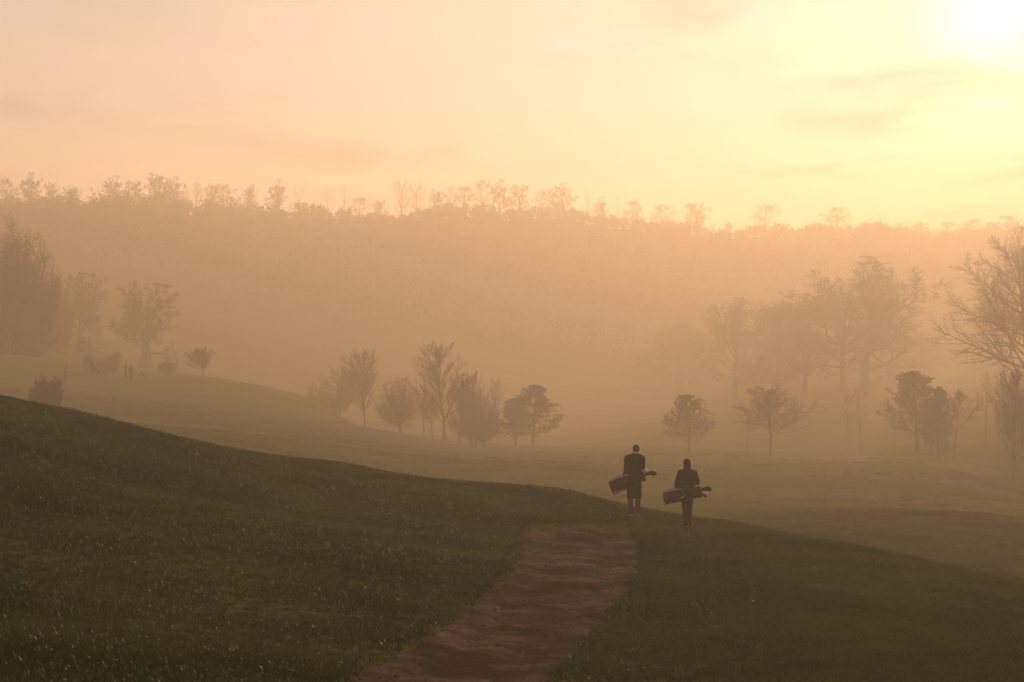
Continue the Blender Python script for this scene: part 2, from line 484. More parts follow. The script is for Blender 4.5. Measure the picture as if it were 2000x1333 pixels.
def rounded(v, c, r, soft=0.22, lo=0.9):
    """draw stray shoots back towards an egg-shaped crown outline"""
    q = (v - c) / r; q[..., 2] = np.where(q[..., 2] < 0, q[..., 2] * 0.55, q[..., 2]); n = np.linalg.norm(q, axis=-1, keepdims=True)
    n2 = np.where(n > lo, lo + (n - lo) * soft, n)
    return c + (v - c) * (n2 / np.maximum(n, 1e-6))

def tree_mesh(kind, H, seed, fine=1.0):
    """(trunk verts/faces, crown verts/faces, crown material)"""
    rng = np.random.default_rng(seed)
    T, Cn = [], []
    cm = 'twig'
    zero = np.zeros((1, 3))
    K = lambda n: max(2, int(round(n * fine)))
    if kind in ('vase', 'round', 'young'):
        base_r = H * {'vase': 0.016, 'round': 0.016, 'young': 0.010}[kind]
        tr = grow(zero, np.array([[rng.normal(0, .03), rng.normal(0, .03), 1.0]]), np.array([H * 0.93]), 12, 0.035, 0.02, rng)
        tr_r = np.linspace(base_r, base_r * 0.12, 12)[None]; tr_r[0, 0] *= 1.4
        T.append(tubes(tr, tr_r, 7))
        if kind == 'vase':
            b1, r1 = spawn(tr, tr_r, K(26), 0.16, 0.95, 36, 7, lambda t, l: l * (0.58 * (1 - t) ** 0.75 + 0.09), 8, 0.05, 0.035, rng, 0.5)
            b2, r2 = spawn(b1, r1, K(12), 0.12, 0.97, 27, 8, lambda t, l: l * (0.50 * (1 - 0.62 * t)), 6, 0.05, 0.05, rng, 0.6, rmin=0.014)
            b3, r3 = spawn(b2, r2, K(9), 0.1, 1.0, 27, 9, lambda t, l: l * 0.42 * (1 - 0.5 * t) + 0.10, 4, 0.07, 0.04, rng, 0.6, rmin=0.011)
        elif kind == 'round':
            b1, r1 = spawn(tr, tr_r, K(16), 0.26, 0.95, 50, 10, lambda t, l: l * (0.60 * (1 - t) ** 0.8 + 0.12), 8, 0.09, 0.04, rng, 0.55)
            b2, r2 = spawn(b1, r1, K(10), 0.15, 0.97, 42, 12, lambda t, l: l * (0.46 * (1 - 0.5 * t)), 6, 0.10, 0.03, rng, 0.6, rmin=0.010)
            b3, r3 = spawn(b2, r2, K(9), 0.1, 1.0, 40, 14, lambda t, l: l * 0.42 * (1 - 0.5 * t) + 0.08, 4, 0.12, 0.02, rng, 0.6, rmin=0.011)
        else:
            b1, r1 = spawn(tr, tr_r, K(11), 0.34, 0.95, 44, 10, lambda t, l: l * (0.42 * (1 - t) ** 0.8 + 0.06), 6, 0.07, 0.05, rng, 0.5)
            b2, r2 = spawn(b1, r1, K(6), 0.2, 0.97, 36, 10, lambda t, l: l * (0.42 * (1 - 0.5 * t)), 5, 0.08, 0.03, rng, 0.6, rmin=0.008)
            b3, r3 = spawn(b2, r2, K(4), 0.15, 1.0, 34, 12, lambda t, l: l * 0.45, 3, 0.1, 0.02, rng, 0.6, rmin=0.006)
        Cn += [tubes(b1, r1, 5), tubes(b2, r2, 3), tubes(b3, r3, 3)]
    elif kind == 'oak':
        base_r = H * 0.026
        tr = grow(zero, np.array([[0.02, 0.02, 1.0]]), np.array([H * 0.62]), 10, 0.05, 0.02, rng)
        tr_r = np.linspace(base_r, base_r * 0.40, 10)[None]; tr_r[0, 0] *= 1.5; tr_r[0, 1] *= 1.1
        T.append(tubes(tr, tr_r, 9))
        b1, r1 = spawn(tr, tr_r, 19, 0.26, 1.0, 56, 10, lambda t, l: H * (0.50 - 0.10 * t), 12, 0.16, 0.035, rng, 0.55, 0.22,
                       flat=lambda t: np.radians(48) * (0.58 - t))
        b2, r2 = spawn(b1, r1, K(9), 0.25, 1.0, 48, 13, lambda t, l: l * (0.46 * (1 - 0.45 * t)), 9, 0.18, 0.04, rng, 0.6, 0.25, rmin=0.02)
        b3, r3 = spawn(b2, r2, K(8), 0.2, 1.0, 46, 15, lambda t, l: l * (0.44 * (1 - 0.4 * t)), 5, 0.20, 0.03, rng, 0.55, 0.3, rmin=0.028)
        b4, r4 = spawn(b3, r3, K(7), 0.2, 1.0, 42, 15, lambda t, l: l * 0.55, 3, 0.2, 0.02, rng, 0.6, 0.5, rmin=0.020)
        ce = np.array([0, 0, H * 0.56]); er = np.array([H * 0.56, H * 0.56, H * 0.44])
        b1, b2, b3, b4 = (rounded(q, ce, er, 0.4) for q in (b1, b2, b3, b4))
        T.append(tubes(b1, r1, 6))
        Cn += [tubes(b2, r2, 4), tubes(b3, r3, 3), tubes(b4, r4, 3)]
    elif kind in ('bush', 'thicket'):
        n = K(22)
        az = rng.uniform(0, 6.28, n); el = rng.uniform(0.15, 1.5, n)
        d0 = np.stack([np.cos(az) * np.cos(el), np.sin(az) * np.cos(el), np.sin(el)], -1)
        st = np.stack([np.cos(az), np.sin(az), np.zeros(n)], -1) * H * 0.04
        if kind == 'thicket': st[:, 2] = H * rng.uniform(0.10, 0.28, n)
        rm = max(0.010, H * 0.0011)
        b0 = grow(st, d0, H * rng.uniform(0.6, 0.9, n) * (0.6 + 0.4 * np.sin(el)), 8, 0.14, 0.05, rng)
        r0 = np.repeat(np.linspace(H * 0.014, H * 0.003, 8)[None], n, 0)
        b1, r1 = spawn(b0, r0, K(14), 0.06, 1.0, 50, 16, lambda t, l: l * (0.42 * (1 - 0.5 * t)), 6, 0.16, 0.02, rng, 0.6, rmin=rm)
        b2, r2 = spawn(b1, r1, K(10), 0.1, 1.0, 50, 16, lambda t, l: l * 0.48 * (1 - 0.4 * t) + 0.05, 3, 0.18, 0.01, rng, 0.6, rmin=rm)
        ce = np.array([0, 0, H * 0.53]); er = np.array([H * 0.46, H * 0.46, H * 0.47])
        b0, b1, b2 = (rounded(q, ce, er, 0.35) for q in (b0, b1, b2))
        if kind == 'thicket':
            for sx_ in (-0.05, 0.06):
                stem = grow(np.array([[sx_ * H, 0, 0.0]]), np.array([[sx_ * 2, 0.05, 1.0]]), np.array([H * 0.45]), 6, 0.08, 0.02, rng)
                T.append(tubes(stem, np.linspace(H * 0.022, H * 0.01, 6)[None], 6))
        T.append(tubes(b0, r0, 4)); Cn += [tubes(b1, r1, 3), tubes(b2, r2, 3)]
    elif kind in ('pine', 'pine_wide'):
        cm = 'needle'
        wide = 1.0 if kind == 'pine' else 1.25
        base_r = H * 0.017
        tr = grow(zero, np.array([[0.0, 0.0, 1.0]]), np.array([H * 0.95]), 12, 0.03, 0.03, rng)
        tr_r = np.linspace(base_r, base_r * 0.12, 12)[None]
        T.append(tubes(tr, tr_r, 7))
        b1, r1 = spawn(tr, tr_r, 62, 0.16, 1.0, 58, 9, lambda t, l: H * wide * (0.36 * (1 - t) ** 0.7 + 0.05) * rng.choice([0.6, .8, 0.95, 1.05], len(t)), 8, 0.10, 0.045, rng, 0.40,
                       flat=lambda t: np.radians(22) * (0.55 - t))
        b2, r2 = spawn(b1, r1, 9, 0.28, 1.0, 42, 14, lambda t, l: l * 0.32 * (1 - 0.4 * t) + H * 0.02, 5, 0.14, 0.05, rng, 0.5, rmin=0.008)
        tb, tbr = spawn(tr, tr_r, 12, 0.80, 1.0, 30, 10, lambda t, l: np.full(len(t), H * 0.10), 5, 0.06, 0.12, rng, 0.5, rmin=0.008)
        b2 = np.concatenate([b2, tb]); r2 = np.concatenate([r2, tbr])
        ce = np.array([0, 0, H * 0.40]); er = np.array([H * 0.29 * wide, H * 0.29 * wide, H * 0.66])
        b1, b2 = rounded(b1, ce, er, 0.30), rounded(b2, ce, er, 0.45)
        Cn += [tubes(b1, r1, 4), tubes(b2, r2, 3)]
        ends = b2[:, 2:].reshape(-1, 3); dirs = np.repeat(norm(b2[:, -1] - b2[:, 0]), 3, 0)
        m = 10
        c = np.repeat(ends, m, 0); dd = np.repeat(dirs, m, 0)
        out = norm(rng.normal(size=c.shape) + dd * 0.7)
        ln = H * 0.026 * rng.uniform(0.7, 1.3, len(c))[:, None]
        sd_ = norm(np.cross(out, rng.normal(size=c.shape))) * H * 0.0032
        c = c + rng.normal(0, H * 0.006, c.shape)
        v = np.stack([c + sd_, c - sd_, c + out * ln], 1).reshape(-1, 3)
        Cn.append((v, np.arange(len(v)).reshape(-1, 3)))
    elif kind in ('dense', 'fir'):
        cm = 'ivy'
        base_r = H * 0.02
        tr = grow(zero, np.array([[0.0, 0.0, 1.0]]), np.array([H * 0.9]), 10, 0.03, 0.02, rng)
        tr_r = np.linspace(base_r, base_r * 0.15, 10)[None]
        T.append(tubes(tr, tr_r, 6))
        b1, r1 = spawn(tr, tr_r, K(30), 0.08, 0.98, 60, 14, lambda t, l: H * (0.34 * np.sin(np.clip(t, 0, 1) * 2.6 + 0.45) + 0.05), 7, 0.1, 0.03, rng, 0.45)
        b2, r2 = spawn(b1, r1, K(7), 0.25, 1.0, 45, 15, lambda t, l: l * 0.42, 5, 0.14, 0.02, rng, 0.5, rmin=0.02)
        Cn += [tubes(b1, r1, 4), tubes(b2, r2, 3)]
        e = b2[:, 1:].reshape(-1, 3)
        m = int(34 * fine)
        c = np.repeat(e, m, 0) + rng.normal(0, H * 0.030, (len(e) * m, 3))
        Cn.append(leaf_tris(c, H * 0.0105, rng))
    t = merge(T); c = merge(Cn)
    return t, c, cm

mesh_cache = {}
def tree_data(kind, H, seed, fine=1.0):
    key = (kind, round(H, 2), seed, fine)
    if key not in mesh_cache:
        (tv, tf), (cv, cf), cm = tree_mesh(kind, H, seed, fine)
        a = new_mesh('trunk', tv, tf, True); a.materials.append(M['bark'])
        b = new_mesh('crown', cv, cf, False); b.materials.append(M[cm])
        # measured crown: top height and half width
        top = cv[:, 2].max(); half = np.percentile(np.hypot(cv[:, 0], cv[:, 1]), 92)
        mesh_cache[key] = (a, b, top, half)
    return mesh_cache[key]

def plant(name, px, Y, label, cat, kind, seed, top_py=None, H=None, halfw=None, fine=1.0, rz=0.0, group=None, base_py=None, sink=0.0, lean=0.0, mesh_h=None):
    """put a tree on the ground at photo column px and distance Y; its height comes from the pixel of its top"""
    x = (px - 1000.0) / FPX * Y
    z = hz(x, Y) - sink
    if H is None: H = (666.5 - top_py) / FPX * Y - z
    a, b, top, half = tree_data(kind, mesh_h or float(round(H, 1)), seed, fine)
    sz = H / top
    sx = sz if halfw is None else (halfw / FPX * Y) / half
    e = empty(name, (x, Y, z), rz)
    e.scale = (sx, sx, sz); e.rotation_euler = (0, lean, rz)
    obj('trunk', a, None, e); obj('crown', b, None, e)
    tag(e, label, cat, group)
    return e, H

gb = 'bare trees of the belt in mid valley'
# belt left of centre
TR = [
 # name, px, Y, top, halfw, kind, seed, label, cat
 ('spreading_thorn_tree', 640, 205, 738, 50, 'bush', 11, 'low spreading thorn tree at the left end of the mid-valley tree belt', 'tree'),
 ('bare_tree', 664, 207, 716, 34, 'round', 12, 'small bare round tree behind the low spreading thorn tree', 'tree'),
 ('bare_tree', 714, 190, 679, 44, 'vase', 13, 'tall slender bare tree with upswept branches, second tallest of the belt', 'tree'),
 ('thicket_tree', 782, 182, 735, 50, 'thicket', 14, 'dense rounded thicket tree between the two tall upswept bare trees', 'tree'),
 ('bare_tree', 828, 181, 748, 26, 'round', 15, 'thin bare tree half hidden between the rounded thicket and tallest tree', 'tree'),
 ('bare_tree', 844, 178, 770, 24, 'round', 16, 'small twiggy tree close against the left of the tallest bare tree', 'tree'),
 ('bare_tree', 868, 175, 665, 54, 'vase', 17, 'tallest bare tree with upswept branches in the middle of the belt', 'tree'),
 ('bare_tree', 898, 168, 728, 34, 'vase', 18, 'narrow bare tree just right of the tallest upswept tree', 'tree'),
 ('bare_tree', 928, 190, 722, 26, 'vase', 19, 'pale narrow bare tree rising behind the dark thicket', 'tree'),
 ('thicket_tree', 925, 165, 762, 48, 'thicket', 20, 'dark dense thicket on short forked stems in front of the belt', 'tree'),
 ('thicket_tree', 946, 167, 770, 38, 'thicket', 21, 'smaller dark thicket joined to the right of the forked dense thicket', 'tree'),
 ('bare_tree', 972, 235, 735, 18, 'vase', 22, 'faint slim bare tree fading in mist between thicket and pine', 'tree'),
 ('pine_tree', 1040, 172, 750, 52, 'pine', 83, 'broad bushy pine at the right end of the mid-valley belt', 'tree'),
 ('pine_tree', 1008, 176, 776, 32, 'pine', 24, 'smaller pine leaning against the left of the broad bushy pine', 'tree'),
 # right of the golfers
 ('pine_tree', 1345, 150, 768, 44, 'pine_wide', 85, 'lone small pine on the mound behind the right golfer', 'tree'),
 ('bare_tree', 1505, 150, 748, 62, 'round', 26, 'reddish round-headed bare tree left of the big oaks, nearer', 'tree'),
 ('young_tree', 1460, 142, 770, 18, 'young', 27, 'very thin sapling on the left of the reddish round bare tree', 'tree'),
 ('young_tree', 1656, 165, 762, 22, 'young', 28, 'thin leafless sapling in front of the left oak trunk', 'tree'),
 ('young_tree', 1682, 160, 758, 26, 'young', 29, 'slightly taller leafless sapling in front of the main oak trunk', 'tree'),
 ('pine_tree', 1790, 155, 722, 66, 'pine_wide', 30, 'biggest pine with layered boughs on the right slope', 'tree'),
 ('pine_tree', 1832, 142, 752, 26, 'pine', 31, 'slim pine close beside the right of the biggest pine', 'tree'),
 ('pine_tree', 1818, 148, 775, 20, 'pine', 32, 'small pine on a bare stem tucked behind the slim pine', 'tree'),
 ('young_tree', 1864, 146, 757, 40, 'round', 33, 'small bare tree with spreading branches right of the slim pine', 'tree'),
 ('young_tree', 1925, 160, 725, 28, 'young', 34, 'tall thin sapling between the spreading bare tree and right edge tree', 'tree'),
 ('bare_tree', 1980, 128, 708, 44, 'vase', 35, 'bare upswept tree nearest the right edge beside the dirt track', 'tree'),
 ('thicket_tree', 2010, 150, 700, 64, 'thicket', 36, 'dense rounded thicket cut by the right edge behind upswept tree', 'tree'),
 # left slope
 ('round_bush', 86, 116, 728, 33, 'bush', 37, 'dark round bush just beyond the brow at far left', 'bush'),
 ('bare_tree', 396, 200, 677, 25, 'vase', 38, 'small bare tree on the rim of the left green', 'tree'),
 ('round_bush', 326, 205, 700, 18, 'bush', 39, 'little round bush left of the small bare tree on the rim', 'bush'),
 ('round_bush', 200, 195, 684, 36, 'bush', 40, 'large dome-shaped bush behind the golfers on the green', 'bush'),
 ('bare_tree', 168, 215, 655, 26, 'round', 41, 'misty bare tree rising behind the left of the dome-shaped bush', 'tree'),
 ('bare_tree', 285, 240, 548, 62, 'oak', 42, 'crooked old bare tree with ivy-clad trunk above the left green', 'tree'),
 ('young_tree', 53, 190, 628, 8, 'young', 43, 'very thin staked sapling on the far left bank', 'tree'),
 ('broad_tree', 14, 200, 410, 96, 'bush', 44, 'huge dark tree mass at the left edge', 'tree'),
 ('broad_tree', 95, 235, 512, 50, 'bush', 48, 'medium dark tree between the huge edge mass and the fainter tree', 'tree'),
 ('bare_tree', 155, 255, 530, 56, 'oak', 45, 'faint broad tree between the dark edge mass and crooked old tree', 'tree'),
 # oaks on the right rise
 ('oak_tree', 1690, 290, 500, 152, 'oak', 51, 'largest spreading bare oak on the right rise', 'tree'),
 ('oak_tree', 1648, 300, 545, 86, 'oak', 52, 'second oak overlapping the left side of the largest oak', 'tree'),
 ('oak_tree', 1572, 285, 572, 76, 'oak', 53, 'oak with forked trunk at the left of the oak group', 'tree'),
 ('leafy_oak_tree', 1520, 300, 580, 78, 'dense', 54, 'dense dome-headed tree at the left of the forked oak', 'tree'),
 ('oak_tree', 1435, 305, 580, 78, 'oak', 55, 'ragged misty tree at the far left of the oak group', 'tree'),
 ('misty_tree', 1330, 350, 622, 74, 'dense', 56, 'very faint rounded tree dissolving in mist left of the oaks', 'tree'),
 ('misty_tree', 1800, 345, 645, 50, 'dense', 57, 'pale rounded tree in mist behind the right of the largest oak', 'tree'),
 ('tall_tree', 2012, 190, 432, 158, 'round', 58, 'tall airy bare tree cut off by the right edge', 'tree'),
]
for (nm, px, Y, top, hw, kind, seed, lab, cat) in TR:
    plant(nm, px, Y, lab, cat, kind, seed, top_py=top, halfw=hw, rz=(seed * 1.7) % 6.28, fine={44: 1.6, 37: 1.3, 51: 1.15, 48: 1.35, 58: 1.9, 26: 1.3}.get(seed, 1.0))

for o_ in [o for o in col.objects if o.get('label', '').startswith('crooked old bare tree')]:
    H_ = 10.0; rgi = np.random.default_rng(4)
    n_ = 2600; zi = rgi.uniform(0, 1, n_) ** 1.3 * 5.2; ai = rgi.uniform(0, 6.28, n_); ri = (0.55 + 0.75 * np.exp(-zi / 1.6)) * rgi.uniform(0.5, 1.1, n_)
    v_, f_ = leaf_tris(np.stack([np.cos(ai) * ri, np.sin(ai) * ri, zi], -1), 0.14, rgi)
    obj('ivy', new_mesh('ivy', v_, f_), M['ivy'], o_)
# skyline trees on the far ridge: (photo column, top pixel, half width, kind)
RIDGE = [(12, 345, 22, 'dense'), (62, 337, 30, 'oak'), (104, 356, 18, 'oak'), (140, 364, 24, 'oak'), (184, 358, 16, 'young'), (222, 342, 28, 'oak'),
 (262, 352, 20, 'oak'), (300, 336, 36, 'oak'), (340, 344, 24, 'oak'), (382, 352, 20, 'vase'), (412, 357, 22, 'oak'), (446, 356, 24, 'dense'), (486, 360, 22, 'oak'),
 (545, 350, 26, 'oak'), (584, 362, 20, 'round'), (612, 372, 16, 'young'), (640, 362, 20, 'round'), (672, 356, 16, 'young'), (704, 380, 26, 'dense'), (738, 390, 18, 'oak'),
 (785, 347, 22, 'vase'), (818, 354, 24, 'vase'), (850, 368, 24, 'oak'), (880, 360, 26, 'vase'), (908, 360, 26, 'dense'), (940, 346, 24, 'dense'), (975, 350, 28, 'oak'), (1012, 360, 24, 'oak'),
 (1058, 366, 24, 'dense'), (1105, 358, 34, 'oak'), (1150, 372, 18, 'round'), (1176, 384, 18, 'oak'), (1206, 377, 16, 'young'), (1236, 388, 24, 'dense'), (1290, 396, 28, 'dense'), (1366, 395, 32, 'oak'),
 (1494, 394, 32, 'dense'), (1634, 400, 32, 'dense'), (1720, 428, 20, 'round'), (1790, 432, 22, 'oak'), (1850, 430, 30, 'dense'), (1910, 424, 34, 'dense'), (1965, 418, 38, 'dense')]
ORD = ['first', 'second', 'third', 'fourth', 'fifth', 'sixth', 'seventh', 'eighth', 'ninth', 'tenth', 'eleventh', 'twelfth', 'thirteenth', 'fourteenth', 'fifteenth', 'sixteenth', 'seventeenth', 'eighteenth', 'nineteenth', 'twentieth']
ORD += ['twenty-' + w for w in ORD[:9]] + ['thirtieth'] + ['thirty-' + w for w in ORD[:9]] + ['fortieth'] + ['forty-' + w for w in ORD[:9]]
LOOK = {'dense': 'dense rounded', 'oak': 'spreading bare', 'young': 'thin wispy bare', 'vase': 'upswept bare', 'round': 'small bare'}
rk = {}
def ridge_dist(px): return float(np.interp(px, [0, 300, 600, 900, 1100, 1300, 1500, 1700, 2000], [650, 680, 720, 745, 765, 810, 850, 880, 900])) * FS
for i, (px, top, hw, kind) in enumerate(RIDGE):
    n = rk.get(kind, 0); rk[kind] = n + 1
    plant('skyline_tree', px, ridge_dist(px), '%s tree on the far ridge skyline, %s from the left' % (LOOK[kind], ORD[i]), 'tree', kind, 60 + n % 3,
          top_py=top, halfw=hw, fine=0.8 if kind == 'oak' else 0.6, mesh_h=10.0, rz=i * 2.1, group='trees along the far ridge skyline')

# the wood that covers the far hillside: one mass
rngw = np.random.default_rng(77)
parts = []
nW = 1500
upx = rngw.uniform(-500, 2500, nW); tY = rngw.uniform(0, 1, nW) ** 0.8
for i in range(nW):
    rd = ridge_dist(min(max(upx[i], 0), 2000))
    y0_ = 375 if upx[i] < 1500 else 440
    Y = y0_ + (rd + 8 - y0_) * tY[i]
    x = (upx[i] - 1000) / FPX * Y
    parts.append((x, Y, rd - Y))
for k in range(650):      # scrub along the crest
    q_ = rngw.uniform(-100, 2100); rd = ridge_dist(min(max(q_, 0), 2000)); Y = rd + rngw.uniform(-6, 6)
    parts.append(((q_ - 1000) / FPX * Y, Y, -99))
WP = np.array(parts); WZ = height(WP[:, 0], WP[:, 1])
vsW, fsW, off = [], [], 0
for (x, y, dr), z in zip(WP, WZ):
    Hh = rngw.uniform(7, 11) * (0.55 if dr < 45 else 1.0) if dr > -50 else rngw.uniform(2.2, 4.8) * (0.6 if x < -40 else 1.0); rw = Hh * rngw.uniform(0.26, 0.42)
    n = 230 if dr > -50 else 90
    lob = rngw.normal(0, 1, (6, 3)); lob = lob / np.linalg.norm(lob, axis=1)[:, None] * [[rw * .6, rw * .6, Hh * .2]]
    c = lob[rngw.integers(0, 6, n)] + rngw.normal(0, 1, (n, 3)) * [[rw * .33, rw * .33, Hh * .14]] + [[x, y, z + Hh * (0.6 if dr > -50 else 0.42)]]
    v, f = leaf_tris(c, 0.42, rngw, 1.3)
    vsW.append(v); fsW.append(f + off); off += len(v)
    st = np.array([[[x, y, z - 0.4], [x + rngw.normal(0, .3), y, z + Hh * 0.75]]])
    v, f = tubes(st, np.array([[0.18, 0.06]]), 3)
    f = np.concatenate([f[:, [0, 1, 2]], f[:, [0, 2, 3]]])
    vsW.append(v); fsW.append(f + off); off += len(v)
wd = obj('woodland', new_mesh('woodland', np.concatenate(vsW), np.concatenate(fsW)), M['wood'])
tag(wd, 'hazy winter wood covering the far hillside below the ridge', 'woodland', kind='stuff')
# ------------------------------------------------------------------ people and golf bags
def fmat(name, c, rough=0.8, scale=60, metallic=0.0, spec=0.06):
    return noise_mat(name, tuple(v * 0.8 for v in c), tuple(v * 1.15 for v in c), scale=scale, rough=rough, bump=0.002 if metallic == 0 else 0.0, spec=spec, metallic=metallic)
M['skin'] = fmat('skin', (0.42, 0.27, 0.20), 0.55)
M['hair'] = fmat('hair', (0.035, 0.022, 0.015), 0.6)
M['coat'] = fmat('dark_coat', (0.010, 0.010, 0.012), 0.85)
M['fleece'] = fmat('dark_jacket', (0.010, 0.009, 0.009), 0.85)
M['trouser_grey'] = fmat('grey_trousers', (0.034, 0.030, 0.027), 0.85)
M['trouser_dark'] = fmat('dark_trousers', (0.011, 0.010, 0.010), 0.85)
M['shirt'] = fmat('pale_collar', (0.30, 0.30, 0.32), 0.8)
M['shoe'] = fmat('shoe', (0.13, 0.12, 0.11), 0.6)
M['shoe_dark'] = fmat('dark_shoe', (0.03, 0.026, 0.024), 0.5)
M['nylon_blue'] = fmat('navy_nylon', (0.012, 0.015, 0.024), 0.5)
M['nylon_black'] = fmat('black_nylon', (0.010, 0.009, 0.009), 0.5)
M['rubber'] = fmat('rubber', (0.012, 0.012, 0.012), 0.6)
M['steel'] = fmat('polished_steel', (0.75, 0.75, 0.75), 0.08, metallic=1.0)
M['cover_red'] = fmat('maroon_cover', (0.07, 0.016, 0.012), 0.7)
M['cover_black'] = fmat('black_cover', (0.022, 0.018, 0.016), 0.7)
M['mark'] = fmat('grey_print', (0.30, 0.29, 0.27), 0.6)
M['eye'] = fmat('eye', (0.30, 0.28, 0.26), 0.2)

def chain(points, radii, sides=12, squash=None):
    """closed rounded tube through points"""
    P = np.array(points, float); Rd = np.array(radii, float)
    d0 = norm(P[0] - P[1]); d1 = norm(P[-1] - P[-2])
    pre = [(P[0] + d0 * Rd[0] * math.sin(a), Rd[0] * math.cos(a)) for a in (R(88), R(60), R(30))]
    post = [(P[-1] + d1 * Rd[-1] * math.sin(a), Rd[-1] * math.cos(a)) for a in (R(30), R(60), R(88))]
    pts = np.array([p for p, _ in pre] + list(P) + [p for p, _ in post]); rad = np.array([r for _, r in pre] + list(Rd) + [r for _, r in post])
    v, f = tubes(pts[None], rad[None], sides)
    n = len(v); v = np.vstack([v, pts[:1], pts[-1:]])
    i = np.arange(sides); j = (i + 1) % sides
    tri = np.concatenate([np.stack([np.full(sides, n), j, i], -1), np.stack([np.full(sides, n + 1), n - sides + i, n - sides + j], -1)])
    f = np.concatenate([np.concatenate([f[:, [0, 1, 2]], f[:, [0, 2, 3]]]), tri])
    return v, f

def ell(c, r, rot=None, n=14):
    th_ = np.linspace(0.001, math.pi - 0.001, n); ph = np.arange(n * 2) * math.pi / n
    T_, P_ = np.meshgrid(th_, ph, indexing='ij')
    v = np.stack([np.sin(T_) * np.cos(P_), np.sin(T_) * np.sin(P_), np.cos(T_)], -1).reshape(-1, 3) * np.array(r)
    if rot is not None: v = v @ np.array(Euler(rot).to_matrix()).T
    v = v + np.array(c)
    id_ = np.arange(n * n * 2).reshape(n, n * 2); nx_ = np.roll(id_, -1, 1)
    a, b, c_, d = id_[:-1], nx_[:-1], nx_[1:], id_[1:]
    f = np.concatenate([np.stack([a, d, c_], -1).reshape(-1, 3), np.stack([a, c_, b], -1).reshape(-1, 3)])
    return v, f

def loft(rings, n=20, power=2.0):
    """rings: (centre, rx, ry) stacked in z; closed"""
    q = np.arange(n) * 2 * math.pi / n
    cx = np.sign(np.cos(q)) * np.abs(np.cos(q)) ** (2 / power); sy = np.sign(np.sin(q)) * np.abs(np.sin(q)) ** (2 / power)
    v = np.concatenate([np.stack([c[0] + rx * cx, c[1] + ry * sy, np.full(n, c[2])], -1) for c, rx, ry in rings])
    m = len(rings); id_ = np.arange(m * n).reshape(m, n); nx_ = np.roll(id_, -1, 1)
    a, b, c_, d = id_[:-1], nx_[:-1], nx_[1:], id_[1:]
    f = np.concatenate([np.stack([a, b, c_], -1).reshape(-1, 3), np.stack([a, c_, d], -1).reshape(-1, 3)])
    k = len(v); v = np.vstack([v, [rings[0][0]], [rings[-1][0]]])
    i = np.arange(n); j = (i + 1) % n
    f = np.concatenate([f, np.stack([np.full(n, k), j, i], -1), np.stack([np.full(n, k + 1), (m - 1) * n + i, (m - 1) * n + j], -1)])
    return v, f

def box(c, s, rot=None):
    v = np.array([[x, y, z] for z in (-.5, .5) for y in (-.5, .5) for x in (-.5, .5)]) * np.array(s)
    if rot is not None: v = v @ np.array(Euler(rot).to_matrix()).T
    f = np.array([[0, 2, 3], [0, 3, 1], [4, 5, 7], [4, 7, 6], [0, 1, 5], [0, 5, 4], [2, 6, 7], [2, 7, 3], [0, 4, 6], [0, 6, 2], [1, 3, 7], [1, 7, 5]])
    return v + np.array(c), f

def joined(parts):
    vs2, fs2, o = [], [], 0
    for v, f in parts: vs2.append(v); fs2.append(f + o); o += len(v)
    return np.concatenate(vs2), np.concatenate(fs2)

def fused(name, parts, voxel=0.012, smooth_n=5, extra=None):
    """union of the closed pieces into one continuous smoothed skin"""
    v, f = joined(parts)
    o = bpy.data.objects.new('tmp', new_mesh('tmp', v, f)); col.objects.link(o)
    m = o.modifiers.new('r', 'REMESH'); m.mode = 'VOXEL'; m.voxel_size = voxel
    m2 = o.modifiers.new('s', 'SMOOTH'); m2.factor = 0.5; m2.iterations = smooth_n
    dg = bpy.context.evaluated_depsgraph_get()
    me = bpy.data.meshes.new_from_object(o.evaluated_get(dg))
    bpy.data.objects.remove(o, do_unlink=True)
    if extra is not None:
        bm = bmesh.new(); bm.from_mesh(me)
        tmp = new_mesh('x', *extra); bm.from_mesh(tmp); bm.to_mesh(me); bm.free(); bpy.data.meshes.remove(tmp)
    me.polygons.foreach_set('use_smooth', np.ones(len(me.polygons), dtype=bool))
    me.name = name
    return me

def hand(wrist, elbow, side, curl=0.9):
    """palm (for fusing) and five bent fingers; side +1 = right hand"""
    w = np.array(wrist, float); d = norm(w - np.array(elbow, float))
    up = np.array([0, 0, 1.0]); lat = norm(np.cross(d, up)) * side      # thumb towards the body's middle
    if np.linalg.norm(np.cross(d, up)) < 0.2: lat = np.array([0.0, 1.0, 0]) 
    nrm = norm(np.cross(lat, d))
    palm = chain([w, w + d * 0.05, w + d * 0.085], [0.026, 0.034, 0.032])
    fing = []
    for k, (off, ln) in enumerate(((-0.030, 0.072), (-0.010, 0.080), (0.010, 0.075), (0.029, 0.058))):
        p = w + d * 0.085 + lat * off; dd = d.copy(); pts = [p]
        for s_ in range(3):
            dd = norm(dd + nrm * curl * 0.55); pts.append(pts[-1] + dd * ln / 2.6)
        fing.append(chain(pts, [0.0095, 0.009, 0.0082, 0.007], 8))
    p = w + d * 0.03 + lat * -0.03
    pts = [p, p - lat * 0.022 + d * 0.022, p - lat * 0.026 + d * 0.048 + nrm * 0.010, p - lat * 0.018 + d * 0.066 + nrm * 0.02]
    fing.append(chain(pts, [0.012, 0.0105, 0.0095, 0.008], 8))
    return palm, fing

